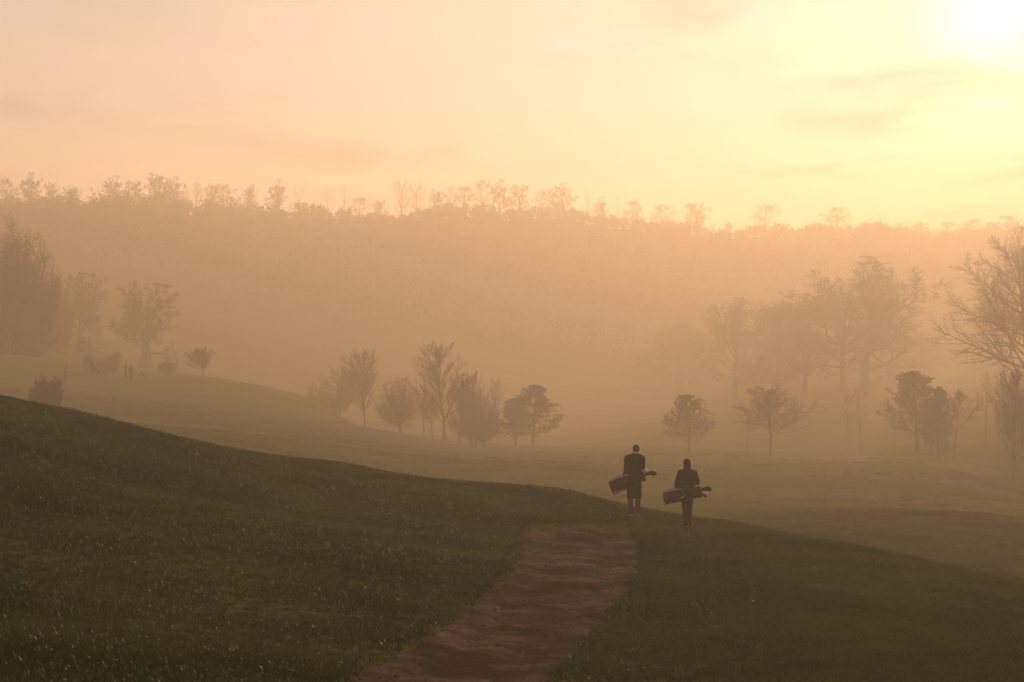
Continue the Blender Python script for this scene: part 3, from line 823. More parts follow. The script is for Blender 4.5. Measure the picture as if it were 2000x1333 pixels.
def head_parts(c, tilt=0.0, r=0.098):
    cx, cy_, cz = c
    return [ell(c, (r * 0.80, r * 0.98, r * 1.14)), ell((cx, cy_ + 0.030, cz - 0.060), (r * 0.58, r * 0.66, r * 0.62)),
            chain([(cx, cy_ + 0.092, cz + 0.008), (cx, cy_ + 0.112, cz - 0.026)], [0.010, 0.015], 8),
            ell((cx, cy_ + 0.090, cz - 0.060), (0.024, 0.012, 0.010)),
            ell((cx - r * 0.80, cy_, cz - 0.012), (0.012, 0.022, 0.032)), ell((cx + r * 0.80, cy_, cz - 0.012), (0.012, 0.022, 0.032)),
            ell((cx, cy_ + 0.078, cz + 0.022), (0.058, 0.020, 0.014))]

def person(loc, rz, label, pose, fine=True, group=None):
    """pose: joint positions in metres, x right, y ahead, z up; returns the body object"""
    J = pose
    hip = np.array(J['hip']); neck = np.array(J['neck']); head = np.array(J['head'])
    vox = 0.012 if fine else 0.02
    chest = hip * 0.35 + neck * 0.65
    hc, hl = J['head_c'], []
    body = [loft([((hip[0], hip[1], hip[2] - 0.12), 0.10, 0.08), ((hip[0], hip[1], hip[2]), 0.155, 0.105), ((hip[0] * .6 + neck[0] * .4, hip[1] * .6 + neck[1] * .4, hip[2] * .6 + neck[2] * .4), 0.135, 0.095),
                  ((chest[0], chest[1], chest[2]), 0.165, 0.11), ((neck[0], neck[1], neck[2] - 0.10), 0.15, 0.08), ((neck[0], neck[1], neck[2] - 0.02), 0.07, 0.06)]),
            chain([neck - [0, 0, .06], head - [0, 0, 0.06]], [0.058, 0.054])] + head_parts(head)
    fingers = []
    for s_, k in ((-1, 'l'), (1, 'r')):
        sh, el_, wr = (np.array(J[k + n]) for n in ('_sh', '_el', '_wr'))
        body.append(chain([sh, (sh + el_) / 2, el_, (el_ * .6 + wr * .4), wr], [0.052, 0.046, 0.038, 0.038, 0.026]))
        pm, fg = hand(wr, el_, s_, J.get('curl', 0.9)); body.append(pm); fingers += fg
        hp, kn, an, to = (np.array(J[k + n]) for n in ('_hp', '_kn', '_an', '_to'))
        body.append(chain([hp, (hp + kn) / 2, kn, kn * .65 + an * .35, an], [0.082, 0.072, 0.052, 0.050, 0.036]))
        body.append(chain([an - (to - an) * 0.25 - [0, 0, .03], to], [0.036, 0.030]))
    b = obj('person', fused('body', body, vox, 3, joined(fingers)), M['skin'], None, loc)
    b.rotation_euler = (0, 0, rz)
    tag(b, label, 'person', group)
    # jacket or coat
    jm, hem, flare = J['jacket'], J['hem'], J.get('flare', 1.0)
    jk = []
    rings = []
    mid = lambda t: hip * (1 - t) + neck * t
    if hem < hip[2] - 0.12:
        rings += [((hip[0] + J.get('hem_x', 0), hip[1], hem), 0.200 * flare, 0.150 * flare), ((hip[0], hip[1], (hem + hip[2]) / 2), 0.195 * flare, 0.150 * flare)]
    else:
        rings += [((hip[0], hip[1], hem), 0.178, 0.138)]
    rings += [((hip[0], hip[1], hip[2] + 0.02), 0.180, 0.138), (mid(0.35), 0.170, 0.128), (mid(0.65), 0.205, 0.140), (mid(0.84), 0.215, 0.118), (mid(0.93), 0.175, 0.100), (neck + [0, 0, 0.00], 0.082, 0.078), (neck + [0, 0, J.get('collar', 0.03)], 0.072, 0.072)]
    jk.append(loft(rings, 28, 2.2))
    for k in 'lr':
        sh, el_, wr = (np.array(J[k + n]) for n in ('_sh', '_el', '_wr'))
        jk.append(chain([sh, (sh + el_) / 2, el_], [0.080, 0.072, 0.064])); jk.append(chain([el_, el_ * .5 + wr * .5, wr * .93 + el_ * .07], [0.063, 0.056, 0.045]))
        jk.append(chain([neck - [0, 0, .06], sh * .6 + neck * .4 - [0, 0, .015], sh - [0, 0, 0.005]], [0.075, 0.080, 0.078]))
        jk.append(chain([sh * .8 + neck * .2 - [0, 0, .12], el_ * .72 + hip * .28 + [0, 0, .06]], [0.075, 0.07]))
    o = obj('jacket', fused('jacket', jk, vox, 4), jm, b)
    # trousers
    tr_ = [loft([((hip[0], hip[1], hip[2] - 0.14), 0.145, 0.105), (tuple(hip), 0.168, 0.122), ((hip[0], hip[1], hip[2] + 0.12), 0.152, 0.112)])]
    for k in 'lr':
        hp, kn, an = (np.array(J[k + n]) for n in ('_hp', '_kn', '_an'))
        tr_.append(chain([hp, (hp + kn) / 2, kn, (kn + an) / 2, an + [0, 0, 0.01]], [0.094, 0.088, 0.074, 0.068, 0.066]))
    obj('trousers', fused('trousers', tr_, vox, 3), J['trousers'], b)
    # shoes
    for k in 'lr':
        an, to = np.array(J[k + '_an']), np.array(J[k + '_to'])
        dd = to - an; heel = an - dd * 0.30; heel[2] = min(an[2] - 0.035, an[2])
        sh_ = obj('shoe', fused('shoe', [chain([heel, (an + to) / 2 - [0, 0, .022], to], [0.042, 0.046, 0.036]), chain([an - [0, 0, .03], an + [0, 0, .03]], [0.045, 0.042])], vox * .8, 2), J['shoes'], b)
        obj('sole', new_mesh('sole', *chain([heel - [0, 0, .034], (an + to) / 2 - [0, 0, .056], to - [0, 0, .030]], [0.022, 0.024, 0.018], 10), True), M['rubber'], sh_)
    # hair or hat
    if J.get('hat'):
        hat = fused('hat', [loft([((head[0], head[1] - .006, head[2] - 0.015), 0.094, 0.108), ((head[0], head[1] - .006, head[2] + 0.05), 0.092, 0.106), ((head[0], head[1] - .006, head[2] + 0.10), 0.068, 0.08), ((head[0], head[1] - .006, head[2] + 0.128), 0.02, 0.024)], 20),
                            chain([(head[0] - .06, head[1] - 0.055, head[2] - .045), (head[0], head[1] - 0.085, head[2] - .06), (head[0] + .06, head[1] - 0.055, head[2] - .045)], [0.035, 0.036, 0.035])], 0.012, 3)
        obj('hat', hat, J['hat'], b)
    else:
        rg_ = np.random.default_rng(9)
        tf = [ell((head[0] + rg_.normal(0, .045), head[1] - .02 + rg_.normal(0, .05), head[2] + 0.085 + rg_.normal(0, .012)), (.022, .026, .022), n=8) for _ in range(14)]
        obj('hair', fused('hair', [ell((head[0], head[1] - 0.022, head[2] + 0.022), (0.089, 0.094, 0.104)), ell((head[0], head[1] - 0.045, head[2] - 0.04), (0.070, 0.055, 0.05))] + tf, 0.012, 1), M['hair'], b)
    if J.get('shirt'):
        obj('shirt_collar', fused('collar', [loft([(neck + [0.0, -0.004, 0.0], 0.078, 0.078), (neck + [0.004, -0.004, 0.055], 0.066, 0.068)], 24)], 0.008, 1), M['shirt'], b)
    for s_ in (-1, 1):
        obj('eye', new_mesh('eye', *ell((head[0] + s_ * 0.032, head[1] + 0.083, head[2] + 0.002), (0.012, 0.010, 0.010), n=8), True), M['eye'], b)
    return b

PA = dict(hip=(0.0, 0.0, 0.98), neck=(0.03, 0.03, 1.625), head=(0.050, 0.075, 1.735), head_c=0,
          l_sh=(-0.185, 0.02, 1.515), l_el=(-0.212, 0.02, 1.16), l_wr=(-0.10, 0.24, 1.16),
          r_sh=(0.205, 0.02, 1.505), r_el=(0.215, 0.05, 1.17), r_wr=(0.14, 0.28, 1.20),
          l_hp=(-0.085, 0, 0.95), l_kn=(-0.098, 0.03, 0.52), l_an=(-0.092, -0.05, 0.09), l_to=(-0.11, 0.11, 0.035),
          r_hp=(0.085, 0, 0.95), r_kn=(0.095, 0.06, 0.53), r_an=(0.100, 0.10, 0.085), r_to=(0.125, 0.26, 0.032),
          jacket=M['coat'], hem=0.50, trousers=M['trouser_grey'], shoes=M['shoe'], shirt=True, flare=0.98)
PB = dict(hip=(0.0, 0.0, 0.93), neck=(0.0, 0.04, 1.50), head=(0.005, 0.075, 1.635), head_c=0,
          l_sh=(-0.160, 0.02, 1.420), l_el=(-0.255, -0.02, 1.14), l_wr=(-0.25, -0.10, 0.93),
          r_sh=(0.175, 0.02, 1.41), r_el=(0.262, 0.05, 1.18), r_wr=(0.11, 0.24, 1.20),
          l_hp=(-0.075, 0, 0.90), l_kn=(-0.035, 0.05, 0.49), l_an=(-0.025, -0.16, 0.13), l_to=(-0.03, -0.02, 0.035),
          r_hp=(0.075, 0, 0.90), r_kn=(0.060, 0.14, 0.50), r_an=(0.055, 0.18, 0.085), r_to=(0.065, 0.34, 0.035),
          jacket=M['fleece'], hem=0.80, trousers=M['trouser_dark'], shoes=M['shoe_dark'], hat=M['fleece'], collar=0.085)

def ground_at(px, Y):
    x = (px - 1000.0) / FPX * Y
    return np.array([x, Y, float(ground(np.array([x]), np.array([Y]))[0])])

YA, YB = 39.3, 37.4
locA = ground_at(1239, YA); locB = ground_at(1342, YB)
person(locA, 0.0, 'bareheaded golfer in long dark coat with pale collar, walking away carrying a bag', PA)
person(locB, R(-2), 'golfer in knitted hat and dark jacket walking away, right of the other', PB)

def frame_to(a, b, roll=0.0):
    """matrix whose +X runs from a to b"""
    x = Vector(b) - Vector(a); x.normalize()
    z = Vector((0, 0, 1)); y = z.cross(x); y.normalize(); z = x.cross(y)
    m = Matrix((x, y, z)).transposed().to_4x4()
    return Matrix.Translation(Vector(a)) @ m @ Matrix.Rotation(roll, 4, 'X')

def xloft(rings, n=20, power=2.0):   # rings along +X
    v, f = loft(rings, n, power)
    return np.stack([v[:, 2], v[:, 0], v[:, 1]], -1), f

def golf_bag(mat4, label, mat, L_=0.86, strap_pts=None, inv=None, stand=False, mark=False, group='golf bags'):
    mat4 = mat4 @ Matrix.Diagonal((1.0, 1.22, 1.22, 1.0))
    e = empty('golf_bag', (0, 0, 0)); e.matrix_world = mat4
    tag(e, label, 'golf bag', group)
    bodyv = fused('bag_body', [xloft([((0, 0, 0.01), 0.105, 0.105), ((0, 0, 0.05), 0.125, 0.122), ((0, 0, L_ * .45), 0.122, 0.118), ((0, 0, L_ * .8), 0.112, 0.108), ((0, 0, L_), 0.118, 0.112)], 22, 2.3)], 0.014, 3)
    obj('bag_body', bodyv, mat, e)
    bv, bf = xloft([((0, 0, -0.035), 0.108, 0.108), ((0, 0, -0.015), 0.126, 0.124), ((0, 0, 0.035), 0.128, 0.126), ((0, 0, 0.05), 0.124, 0.12)], 22)
    obj('base', new_mesh('base', bv, bf, True), M['rubber'], e)
    rv, rf = xloft([((0, 0, L_ - .03), 0.12, 0.115), ((0, 0, L_), 0.131, 0.126), ((0, 0, L_ + .035), 0.128, 0.122), ((0, 0, L_ + .04), 0.10, 0.095)], 22)
    obj('cuff', new_mesh('cuff', rv, rf, True), mat, e)
    pk = obj('pocket', fused('pocket', [ell((L_ * .26, -0.02, 0.105), (0.20, 0.095, 0.065)), ell((L_ * .36, -0.02, 0.10), (0.18, 0.09, 0.05))], 0.014, 3), mat, e)
    obj('zip', new_mesh('zip', *chain([(L_ * .10, -0.09, 0.135), (L_ * .26, -0.105, 0.145), (L_ * .44, -0.09, 0.135)], [0.006] * 3, 6), True), M['steel'], pk)
    obj('pocket', fused('pocket', [ell((L_ * .22, -0.125, -0.02), (0.17, 0.05, 0.085))], 0.014, 3), mat, e)
    obj('pocket', fused('pocket', [ell((L_ * .70, -0.10, 0.02), (0.11, 0.04, 0.07))], 0.014, 3), mat, e)
    hd, hf_ = chain([(L_ * .48, 0, 0.13), (L_ * .52, 0, 0.165), (L_ * .60, 0, 0.165), (L_ * .64, 0, 0.125)], [0.011] * 4, 8)
    obj('handle', new_mesh('handle', hd, hf_, True), M['rubber'], e)
    if stand:
        for s_ in (-1, 1):
            lv, lf = chain([(L_ * .86, s_ * .05, -0.12), (0.10, s_ * .055, -0.145), (-0.02, s_ * .055, -0.165)], [0.008, 0.008, 0.010], 8)
            obj('stand_leg', new_mesh('stand_leg', lv, lf, True), M['rubber'], e)
    if mark:   # curved grey print on the side
        q = np.linspace(-1, 1, 17); xs = L_ * .46 + q * 0.085
        zs = 0.03 * q ** 2 + 0.012 * q - 0.03
        wd_ = 0.016 * np.clip(1 - np.abs(q * 0.9 + 0.1), 0.05, 1) + 0.002
        yy = lambda z: -np.sqrt(np.clip(0.128 ** 2 - z ** 2, 0, None)) - 0.004
        top_ = np.stack([xs, yy(zs + wd_), zs + wd_], -1); bot = np.stack([xs, yy(zs - wd_), zs - wd_], -1)
        v = np.vstack([top_, bot]); i = np.arange(16)
        obj('printed_mark', new_mesh('mark', v, np.stack([i, i + 1, i + 18, i + 17], -1)), M['mark'], e)
    if strap_pts is not None:  # ribbon given in world points
        inv = np.array(mat4.inverted())
        P = np.array(strap_pts); P = (inv[:3, :3] @ P.T).T + inv[:3, 3]
        t = np.linspace(0, len(P) - 1, 60); P2 = np.stack([np.interp(t, np.arange(len(P)), P[:, i]) for i in range(3)], -1)
        P2 = smooth_line(P2, 20)
        v, f = tubes(P2[None], np.full((1, 60), 0.022), 6)
        # flatten the tube to a ribbon about its path
        c = np.repeat(P2, 6, 0); v = c + (v - c) * np.array([1.0, 0.45, 1.0])
        obj('strap', new_mesh('strap', v, f, True), M['rubber'], e)
    return e

def club(mat4, off, ln, kind, label, group=None, tilt=(0, 0), base=0.3):
    """a club standing in the bag: shaft along +X, head at its end"""
    e = empty('golf_club', (0, 0, 0))
    e.matrix_world = mat4 @ Matrix.Translation((base, off[0] * .5, off[1] * .5)) @ Euler((0, tilt[1], tilt[0])).to_matrix().to_4x4()
    tag(e, label, 'golf club', group)
    v, f = chain([(0, 0, 0), (ln, 0, 0)], [0.0065, 0.005], 8)
    obj('shaft', new_mesh('shaft', v, f, True), M['steel'], e)
    if kind == 'iron':
        hv, hf_ = xloft([((0, 0, ln - .012), 0.008, 0.008), ((0.012, 0, ln + .01), 0.022, 0.010), ((0.030, 0, ln + .032), 0.036, 0.012), ((0.036, 0, ln + .052), 0.034, 0.012), ((0.034, 0, ln + .062), 0.022, 0.006)], 14)
    else:
        hv, hf_ = ell((ln + .02, 0.03, 0), (0.04, 0.06, 0.03), n=10)
    obj('head', new_mesh('head', hv, hf_, True), M['steel'], e)
    return e

def head_cover(mat4, pts, rad, mat, label):
    e = empty('head_cover', (0, 0, 0)); e.matrix_world = mat4
    tag(e, label, 'head cover')
    obj('sock', fused('sock', [chain(pts[:3], rad[:3], 14), chain(pts[2:], rad[2:], 16)], 0.010, 4), mat, e)
    v, f = xloft([((0, 0, -0.012), rad[0] * 1.16, rad[0] * 1.16), ((0, 0, 0.012), rad[0] * 1.16, rad[0] * 1.16)], 16)
    m4 = np.array(frame_to(pts[0], pts[1])); v = v @ m4[:3, :3].T + m4[:3, 3]
    obj('cuff', new_mesh('cuff', v, f, True), M['rubber'], e)
    return e

A = lambda x, y, z: tuple(locA + np.array([x, y, z])); B = lambda x, y, z: tuple(locB + np.array([x, y, z]))
mA = frame_to(A(-0.60, -0.27, 0.80), A(0.30, -0.27, 1.13))
golf_bag(mA, 'dark blue stand bag slung across the back of the coated golfer', M['nylon_blue'], 0.84,
         strap_pts=[A(-0.36, -0.24, 0.98), A(-0.27, -0.17, 1.14), A(-0.21, 0.02, 1.27), A(-0.10, 0.16, 1.42), A(0.10, 0.12, 1.60), A(0.16, 0.0, 1.60), A(0.17, -0.12, 1.45), A(0.16, -0.17, 1.25), A(0.16, -0.24, 1.12)], stand=True)
for k, (off, ln, tl) in enumerate((((-.05, .06), 0.72, (0.02, -.10)), ((.03, .07), 0.70, (-.03, -.13)), ((.06, .02), 0.73, (-.02, -.05)), ((-.06, 0), 0.69, (.03, -.04)), ((0, .05), 0.745, (.0, -.09)))):
    club(mA, off, ln, 'iron', 'polished steel iron poking out of the blue stand bag', 'irons in the blue stand bag', tl, base=0.22)
head_cover(mA, [(0.86, 0, -0.01), (0.97, 0, 0.005), (1.03, 0, 0.0), (1.10, 0.0, -0.03), (1.14, 0.0, -0.055)], [0.036, 0.042, 0.05, 0.066, 0.058], M['cover_red'], 'maroon driver head cover sticking out of the blue stand bag')
mB = frame_to(B(-0.555, -0.28, 0.825), B(0.28, -0.28, 0.985))
golf_bag(mB, 'black stand bag with grey mark slung behind the golfer in the hat', M['nylon_black'], 0.84,
         strap_pts=[B(-0.22, -0.24, 1.0), B(-0.19, -0.16, 1.2), B(-0.14, -0.09, 1.42), B(-0.11, 0.03, 1.50), B(-0.08, 0.15, 1.38), B(0.06, 0.18, 1.2), B(0.20, 0.0, 1.06), B(0.18, -0.22, 1.04)], mark=True)
for k, (off, ln, tl) in enumerate((((-.05, .05), 0.74, (0.02, -.02)), ((.03, -.06), 0.73, (-.03, .10)), ((.06, -.02), 0.76, (-.02, .06)), ((0, -.07), 0.70, (.0, .12)))):
    club(mB, off, ln, 'iron', 'dark-lit steel iron poking out of the black stand bag', 'irons in the black stand bag', tl, base=0.22)
head_cover(mB, [(0.88, 0.02, 0.03), (0.95, 0.02, 0.04), (1.0, 0.02, 0.04), (1.05, 0.02, 0.04), (1.085, 0.02, 0.02)], [0.036, 0.045, 0.055, 0.068, 0.06], M['cover_black'], 'large black driver head cover sticking out of the black bag')
head_cover(mB, [(0.87, -0.03, -0.03), (0.91, -0.03, -0.07), (0.93, -0.03, -0.09), (0.95, -0.03, -0.115), (0.965, -0.03, -0.13)], [0.022, 0.026, 0.03, 0.034, 0.03], M['cover_black'], 'small hybrid head cover hanging below the large one on the black bag')

# far golfers on the left green
def far_pose(s, **kw):
    P = {k: (np.array(v) * s if isinstance(v, tuple) else v) for k, v in dict(PA, hem=0.84, shirt=False, trousers=M['trouser_dark']).items()}
    P['hem'] = 0.84 * s
    for k, v in kw.items(): P[k] = v
    return P
rest = dict(l_wr=(-0.20, 0.10, 0.92), r_wr=(0.20, 0.10, 0.92), l_an=(-0.09, -0.02, 0.085), r_an=(0.09, 0.02, 0.085), l_to=(-0.11, 0.14, 0.032), r_to=(0.11, 0.18, 0.032), l_kn=(-.095, .02, .52), r_kn=(.095, .02, .52))
putt = dict(rest, neck=(0.0, 0.14, 1.56), head=(0.0, 0.24, 1.66), l_wr=(-0.04, 0.34, 0.98), r_wr=(0.04, 0.34, 0.98), l_el=(-0.2, 0.2, 1.2), r_el=(0.2, 0.2, 1.2))
person(ground_at(127, 168), R(-70), 'distant golfer alone on the green beside the dark round bush', far_pose(0.97, **{k: np.array(v) * 0.97 for k, v in putt.items()}), fine=False, group='distant golfers on the left green')
person(ground_at(246, 181), R(120), 'distant golfer behind, left one of the pair on the green', far_pose(0.95, **{k: np.array(v) * 0.95 for k, v in rest.items()}), fine=False, group='distant golfers on the left green')
person(ground_at(255, 174), R(-20), 'distant golfer in front, right one of the pair on the green', far_pose(0.98, **{k: np.array(v) * 0.98 for k, v in rest.items()}), fine=False, group='distant golfers on the left green')
person(ground_at(179, 184), R(40), 'distant figure standing in front of the dome-shaped bush', far_pose(0.93, **{k: np.array(v) * 0.93 for k, v in rest.items()}), fine=False, group='distant golfers on the left green')
gA = ground_at(280, 180)
golf_bag(frame_to(tuple(gA + [0.25, 0, 0.16]), tuple(gA + [-0.35, 0, 0.85])), 'distant stand bag leaning on the green right of the pair', M['nylon_black'], 0.84, stand=True)
gB = ground_at(194, 183)
golf_bag(frame_to(tuple(gB + [0.1, 0, 0.13]), tuple(gB + [-0.12, 0.1, 0.72])), 'distant upright bag beside the figure at the dome-shaped bush', M['nylon_black'], 0.70)

# marker post and stake
M['post'] = fmat('weathered_post', (0.10, 0.075, 0.055), 0.9)
g1 = ground_at(1712, 108)
e = empty('marker_post', g1); tag(e, 'lone thin marker post standing out on the right fairway', 'post')
obj('shaft', new_mesh('shaft', *chain([(0, 0, -0.1), (0.01, 0, 0.74)], [0.035, 0.032], 8), True), M['post'], e)
obj('cap', new_mesh('cap', *xloft([((0, 0, 0.0), 0.042, 0.042), ((0, 0, 0.04), 0.04, 0.04), ((0, 0, 0.06), 0.015, 0.015)], 10), True), M['post'], e)
e.children[-1].rotation_euler = (0, R(-90), 0); e.children[-1].location = (0.01, 0, 0.74)
g2 = ground_at(1986, 126.5)
e = empty('tree_stake', g2); tag(e, 'short wooden stake beside the upswept tree at right edge', 'stake')
obj('shaft', new_mesh('shaft', *chain([(0, 0, -0.1), (0.0, 0, 2.1)], [0.045, 0.04], 8), True), M['post'], e)
obj('tie', new_mesh('tie', *chain([(0.0, 0, 1.95), (-0.25, 0.05, 1.95)], [0.02, 0.02], 6), True), M['rubber'], e)
plant('shrub', 1846, 148, 'small dark shrub between the slim pine and spreading bare tree', 'bush', 'dense', 71, H=1.45, halfw=10, rz=1.0)
# ------------------------------------------------------------------ worn track on the right
tl_ = np.array([ray_hit(px, py, 60, 220) for px, py in ((1834, 919), (1872, 934), (1915, 948), (1965, 960))])
tr2 = np.array([ray_hit(px, py, 60, 220) for px, py in ((1848, 918), (1902, 928), (1955, 942), (2010, 955))])
ext = np.array([[8.0, -3.0], [20.0, -9.0]])
tl_ = smooth_line(resamp(np.vstack([tl_, tl_[-1] + ext]), 40), 4); tr2 = smooth_line(resamp(np.vstack([tr2, tr2[-1] + ext]), 40), 4)
s6 = np.linspace(0, 1, 6)
tg = tl_[:, None] * (1 - s6)[None, :, None] + tr2[:, None] * s6[None, :, None]
tz = height(tg[..., 0].ravel(), tg[..., 1].ravel()) + 0.07
ti = np.arange(240).reshape(40, 6)
tq = np.stack([ti[:-1, :-1], ti[:-1, 1:], ti[1:, 1:], ti[1:, :-1]], -1).reshape(-1, 4)
trk = obj('dirt_track', new_mesh('dirt_track', np.concatenate([tg.reshape(-1, 2), tz[:, None]], 1), tq[:, ::-1], True), M['dirt'])
tag(trk, kind='structure')

# ------------------------------------------------------------------ grass blades
def grass_material():
    m, t, out = material('grass_blades')
    oi = t.nodes.new('ShaderNodeObjectInfo')
    n = t.nodes.new('ShaderNodeTexNoise'); n.inputs['Scale'].default_value = 0.28; n.inputs['Detail'].default_value = 5; n.inputs['Roughness'].default_value = 0.6
    t.links.new(oi.outputs['Location'], n.inputs['Vector'])
    r = t.nodes.new('ShaderNodeValToRGB'); r.color_ramp.elements[0].position = 0.36; r.color_ramp.elements[1].position = 0.64
    r.color_ramp.elements[0].color = (*GRASS_A, 1); r.color_ramp.elements[1].color = (*GRASS_B, 1)
    t.links.new(n.outputs['Fac'], r.inputs[0])
    hs = t.nodes.new('ShaderNodeHueSaturation'); t.links.new(r.outputs[0], hs.inputs['Color'])
    mr = t.nodes.new('ShaderNodeMapRange'); mr.inputs['To Min'].default_value = 0.6; mr.inputs['To Max'].default_value = 1.35
    t.links.new(oi.outputs['Random'], mr.inputs['Value']); t.links.new(mr.outputs[0], hs.inputs['Value'])
    p = t.nodes.new('ShaderNodeBsdfPrincipled'); p.inputs['Roughness'].default_value = 0.45; p.inputs['Specular IOR Level'].default_value = 0.07
    t.links.new(hs.outputs[0], p.inputs['Base Color'])
    tr = t.nodes.new('ShaderNodeBsdfTranslucent'); t.links.new(hs.outputs[0], tr.inputs['Color'])
    ms = t.nodes.new('ShaderNodeMixShader'); ms.inputs[0].default_value = 0.3
    t.links.new(p.outputs[0], ms.inputs[1]); t.links.new(tr.outputs[0], ms.inputs[2]); t.links.new(ms.outputs[0], out.inputs['Surface'])
    return m
GRASS_A = (0.006, 0.026, 0.001); GRASS_B = (0.046, 0.066, 0.006)
M['blades'] = grass_material()
def tuft(seed, n=34, rad=0.12, hgt=0.046):
    rg_ = np.random.default_rng(seed)
    a = rg_.uniform(0, 6.28, n); q = rad * np.sqrt(rg_.uniform(0, 1, n))
    b = np.stack([q * np.cos(a), q * np.sin(a), np.full(n, -0.01)], -1)
    h = hgt * rg_.uniform(0.5, 1.3, n)
    ln = rg_.normal(0, 0.45, (n, 2)) * h[:, None]
    mid = b + np.stack([ln[:, 0] * .35, ln[:, 1] * .35, h * .6], -1)
    tip = b + np.stack([ln[:, 0], ln[:, 1], h * rg_.uniform(.8, 1, n)], -1)
    th_ = rg_.uniform(0, 6.28, n); w = np.stack([np.cos(th_), np.sin(th_), np.zeros(n)], -1) * 0.0034
    v = np.stack([b - w, b + w, mid + w * .8, mid - w * .8, tip], 1).reshape(-1, 3)
    k = np.arange(n) * 5
    f4 = np.stack([k, k + 1, k + 2, k + 3], -1); f3 = np.stack([k + 3, k + 2, k + 4], -1)
    me = new_mesh('tuft', v, [f4, f3]); me.materials.append(M['blades'])
    return bpy.data.objects.new('tuft_source', me)

def scatter(name, P, scl, sources, label, cat='grass'):
    me = bpy.data.meshes.new(name); me.vertices.add(len(P)); me.vertices.foreach_set('co', np.asarray(P, np.float32).ravel())
    at = me.attributes.new('size', 'FLOAT', 'POINT'); at.data.foreach_set('value', np.asarray(scl, np.float32))
    o = obj(name, me); tag(o, label, cat, kind='stuff')
    ng = bpy.data.node_groups.new(name, 'GeometryNodeTree')
    ng.interface.new_socket('Geometry', in_out='INPUT', socket_type='NodeSocketGeometry')
    ng.interface.new_socket('Geometry', in_out='OUTPUT', socket_type='NodeSocketGeometry')
    N = ng.nodes.new; K_ = ng.links.new
    gi = N('NodeGroupInput'); go = N('NodeGroupOutput')
    gi_ = N('GeometryNodeGeometryToInstance')
    for s_ in sources:
        oi = N('GeometryNodeObjectInfo'); oi.inputs['Object'].default_value = s_; oi.inputs['As Instance'].default_value = True
        K_(oi.outputs['Geometry'], gi_.inputs[0])
    ip = N('GeometryNodeInstanceOnPoints'); ip.inputs['Pick Instance'].default_value = True
    K_(gi.outputs[0], ip.inputs['Points'])
    jn = N('GeometryNodeJoinGeometry')
    ng.nodes.remove(gi_)
    for n_ in [n_ for n_ in ng.nodes if n_.bl_idname == 'GeometryNodeObjectInfo']: K_(n_.outputs['Geometry'], jn.inputs[0])
    K_(jn.outputs[0], ip.inputs['Instance'])
    ri = N('FunctionNodeRandomValue'); ri.data_type = 'INT'
    [s_ for s_ in ri.inputs if s_.name == 'Max' and s_.enabled][0].default_value = len(sources) - 1
    K_([s_ for s_ in ri.outputs if s_.enabled][0], ip.inputs['Instance Index'])
    rv_ = N('FunctionNodeRandomValue'); rv_.data_type = 'FLOAT_VECTOR'
    ins = [s_ for s_ in rv_.inputs if s_.enabled]
    ins[0].default_value = (-0.15, -0.15, 0); ins[1].default_value = (0.15, 0.15, 6.283)
    K_([s_ for s_ in rv_.outputs if s_.enabled][0], ip.inputs['Rotation'])
    na = N('GeometryNodeInputNamedAttribute'); na.data_type = 'FLOAT'; na.inputs['Name'].default_value = 'size'
    K_([s_ for s_ in na.outputs if s_.enabled][0], ip.inputs['Scale'])
    K_(ip.outputs[0], go.inputs[0])
    md = o.modifiers.new('scatter', 'NODES'); md.node_group = ng
    return o

rgg = np.random.default_rng(21)
def sow(n, y0, y1, u0, u1, power=1.0):
    # uniform per square metre thinned with distance
    t = rgg.uniform(0, 1, n)
    Yg = (y0 ** (2 - power) + t * (y1 ** (2 - power) - y0 ** (2 - power))) ** (1 / (2 - power))
    return rgg.uniform(u0, u1, n) * Yg, Yg
srcs = [tuft(i) for i in range(5)]
gx1, gy1 = sow(215000, 9.0, 76.0, -0.46, 0.46, 0.75)
gx2, gy2 = sow(9000, 52.0, 150.0, -0.44, 0.44, 0.4)
def clump(x, y, s=1.0):
    return 0.5 + 0.25 * np.sin(x * 1.9 / s + 1.3 * np.sin(y * 1.1 / s)) + 0.25 * np.sin(y * 2.3 / s + 1.7 * np.sin(x * 0.7 / s))
d = path_dist(gx1, gy1)
keep = (rgg.uniform(0, 1, len(d)) < np.clip((74 - gy1) / 36, 0.0, 1)) & ((d > rgg.uniform(-0.10, 0.06, len(d))) | (rgg.uniform(0, 1, len(d)) < 0.006))
gx1, gy1, d = gx1[keep], gy1[keep], d[keep]
gz1 = ground(gx1, gy1)
sz1 = (0.68 + 0.62 * clump(gx1, gy1) ** 1.5 + 0.45 * clump(gx1, gy1, 4.0)) * rgg.uniform(0.75, 1.25, len(gx1)) * (1 + 0.012 * np.clip(gy1 - 20, 0, 60)) * np.where(d < 0.25, 1.15, 1.0)
gz2 = height(gx2, gy2)
sz2 = (1.1 + 2.2 * clump(gx2, gy2, 6.0) ** 2) * rgg.uniform(0.7, 1.3, len(gx2))
gx1, gy1, gz1, sz1 = (np.concatenate(q) for q in ((gx1, gx2), (gy1, gy2), (gz1, gz2), (sz1, sz2)))
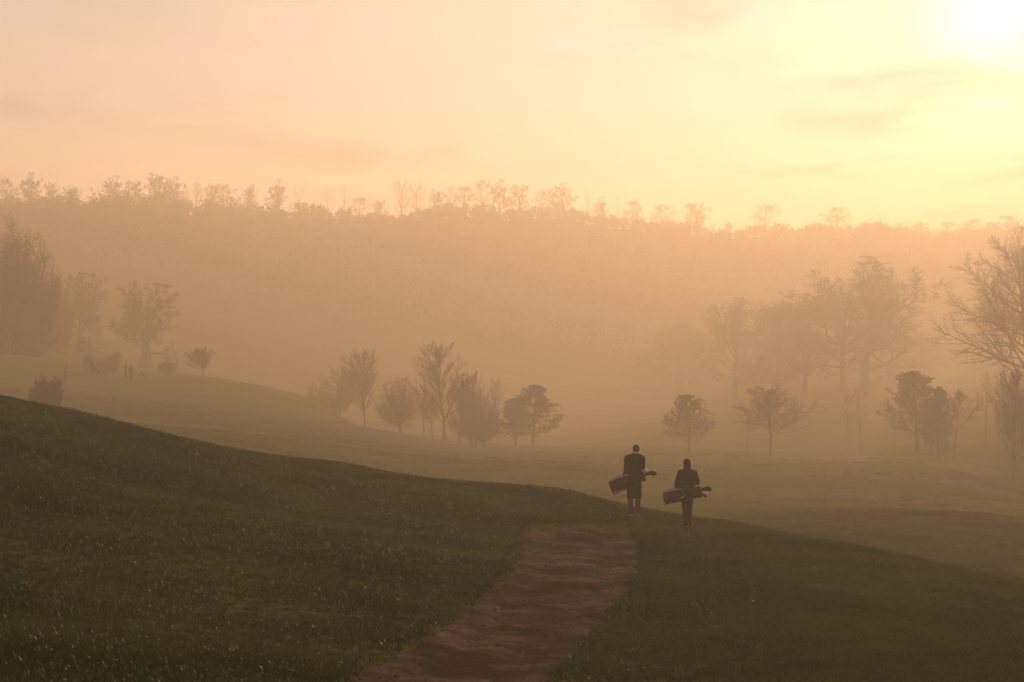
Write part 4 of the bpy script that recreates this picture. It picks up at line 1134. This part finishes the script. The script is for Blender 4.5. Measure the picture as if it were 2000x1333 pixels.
scatter('grass', np.stack([gx1, gy1, gz1], -1), sz1, srcs, 'dewy rough grass covering the near slope on both sides of the path')

# loose clods and stones on the path
def stone(seed):
    rg_ = np.random.default_rng(seed)
    v, f = ell((0, 0, 0.004), (0.022, 0.018, 0.012), n=5)
    v = v * (1 + rg_.normal(0, 0.16, (len(v), 1)))
    me = new_mesh('clod', v, f, True); me.materials.append(M['dirt'])
    return bpy.data.objects.new('clod_source', me)
n_ = 1500
ia = rgg.integers(0, int(NP * 0.9), n_); sa = rgg.beta(0.7, 0.7, n_)
cp = pl[ia] * (1 - sa)[:, None] + pr[ia] * sa[:, None] + rgg.normal(0, 0.05, (n_, 2))
cz = height(cp[:, 0], cp[:, 1]) - 0.035
scatter('loose_clods', np.concatenate([cp, cz[:, None]], 1), rgg.uniform(0.3, 1.1, n_) ** 1.8, [stone(i) for i in range(4)], 'loose dirt clods and small stones scattered over the path', 'stones')
# ------------------------------------------------------------------ morning mist
hm = bpy.data.materials.new('haze'); hm.use_nodes = True
ht = hm.node_tree; ht.nodes.clear()
pv = ht.nodes.new('ShaderNodeVolumePrincipled')
pv.inputs['Color'].default_value = (*HAZE_COLOR, 1)
pv.inputs['Density'].default_value = HAZE_DENSITY
pv.inputs['Density Attribute'].default_value = ''
pv.inputs['Absorption Color'].default_value = (*HAZE_ABSORB, 1)
pv.inputs['Anisotropy'].default_value = HAZE_G
ho = ht.nodes.new('ShaderNodeOutputMaterial'); ht.links.new(pv.outputs[0], ho.inputs['Volume'])
try: hm.cycles.homogeneous_volume = True
except Exception: pass
x0, x1, y0, y1, z0, z1 = -1050, 1050, -1050, 1050, float(gz.min()) - 1.0, HAZE_TOP
hv = np.array([[x, y, z] for z in (z0, z1) for y in (y0, y1) for x in (x0, x1)])
hf = np.array([[0, 2, 3, 1], [4, 5, 7, 6], [0, 1, 5, 4], [2, 6, 7, 3], [0, 4, 6, 2], [1, 3, 7, 5]])
hzo = obj('haze', new_mesh('haze', hv, hf), hm)
tag(hzo, 'pale warm morning mist filling the whole valley', 'mist', kind='stuff')
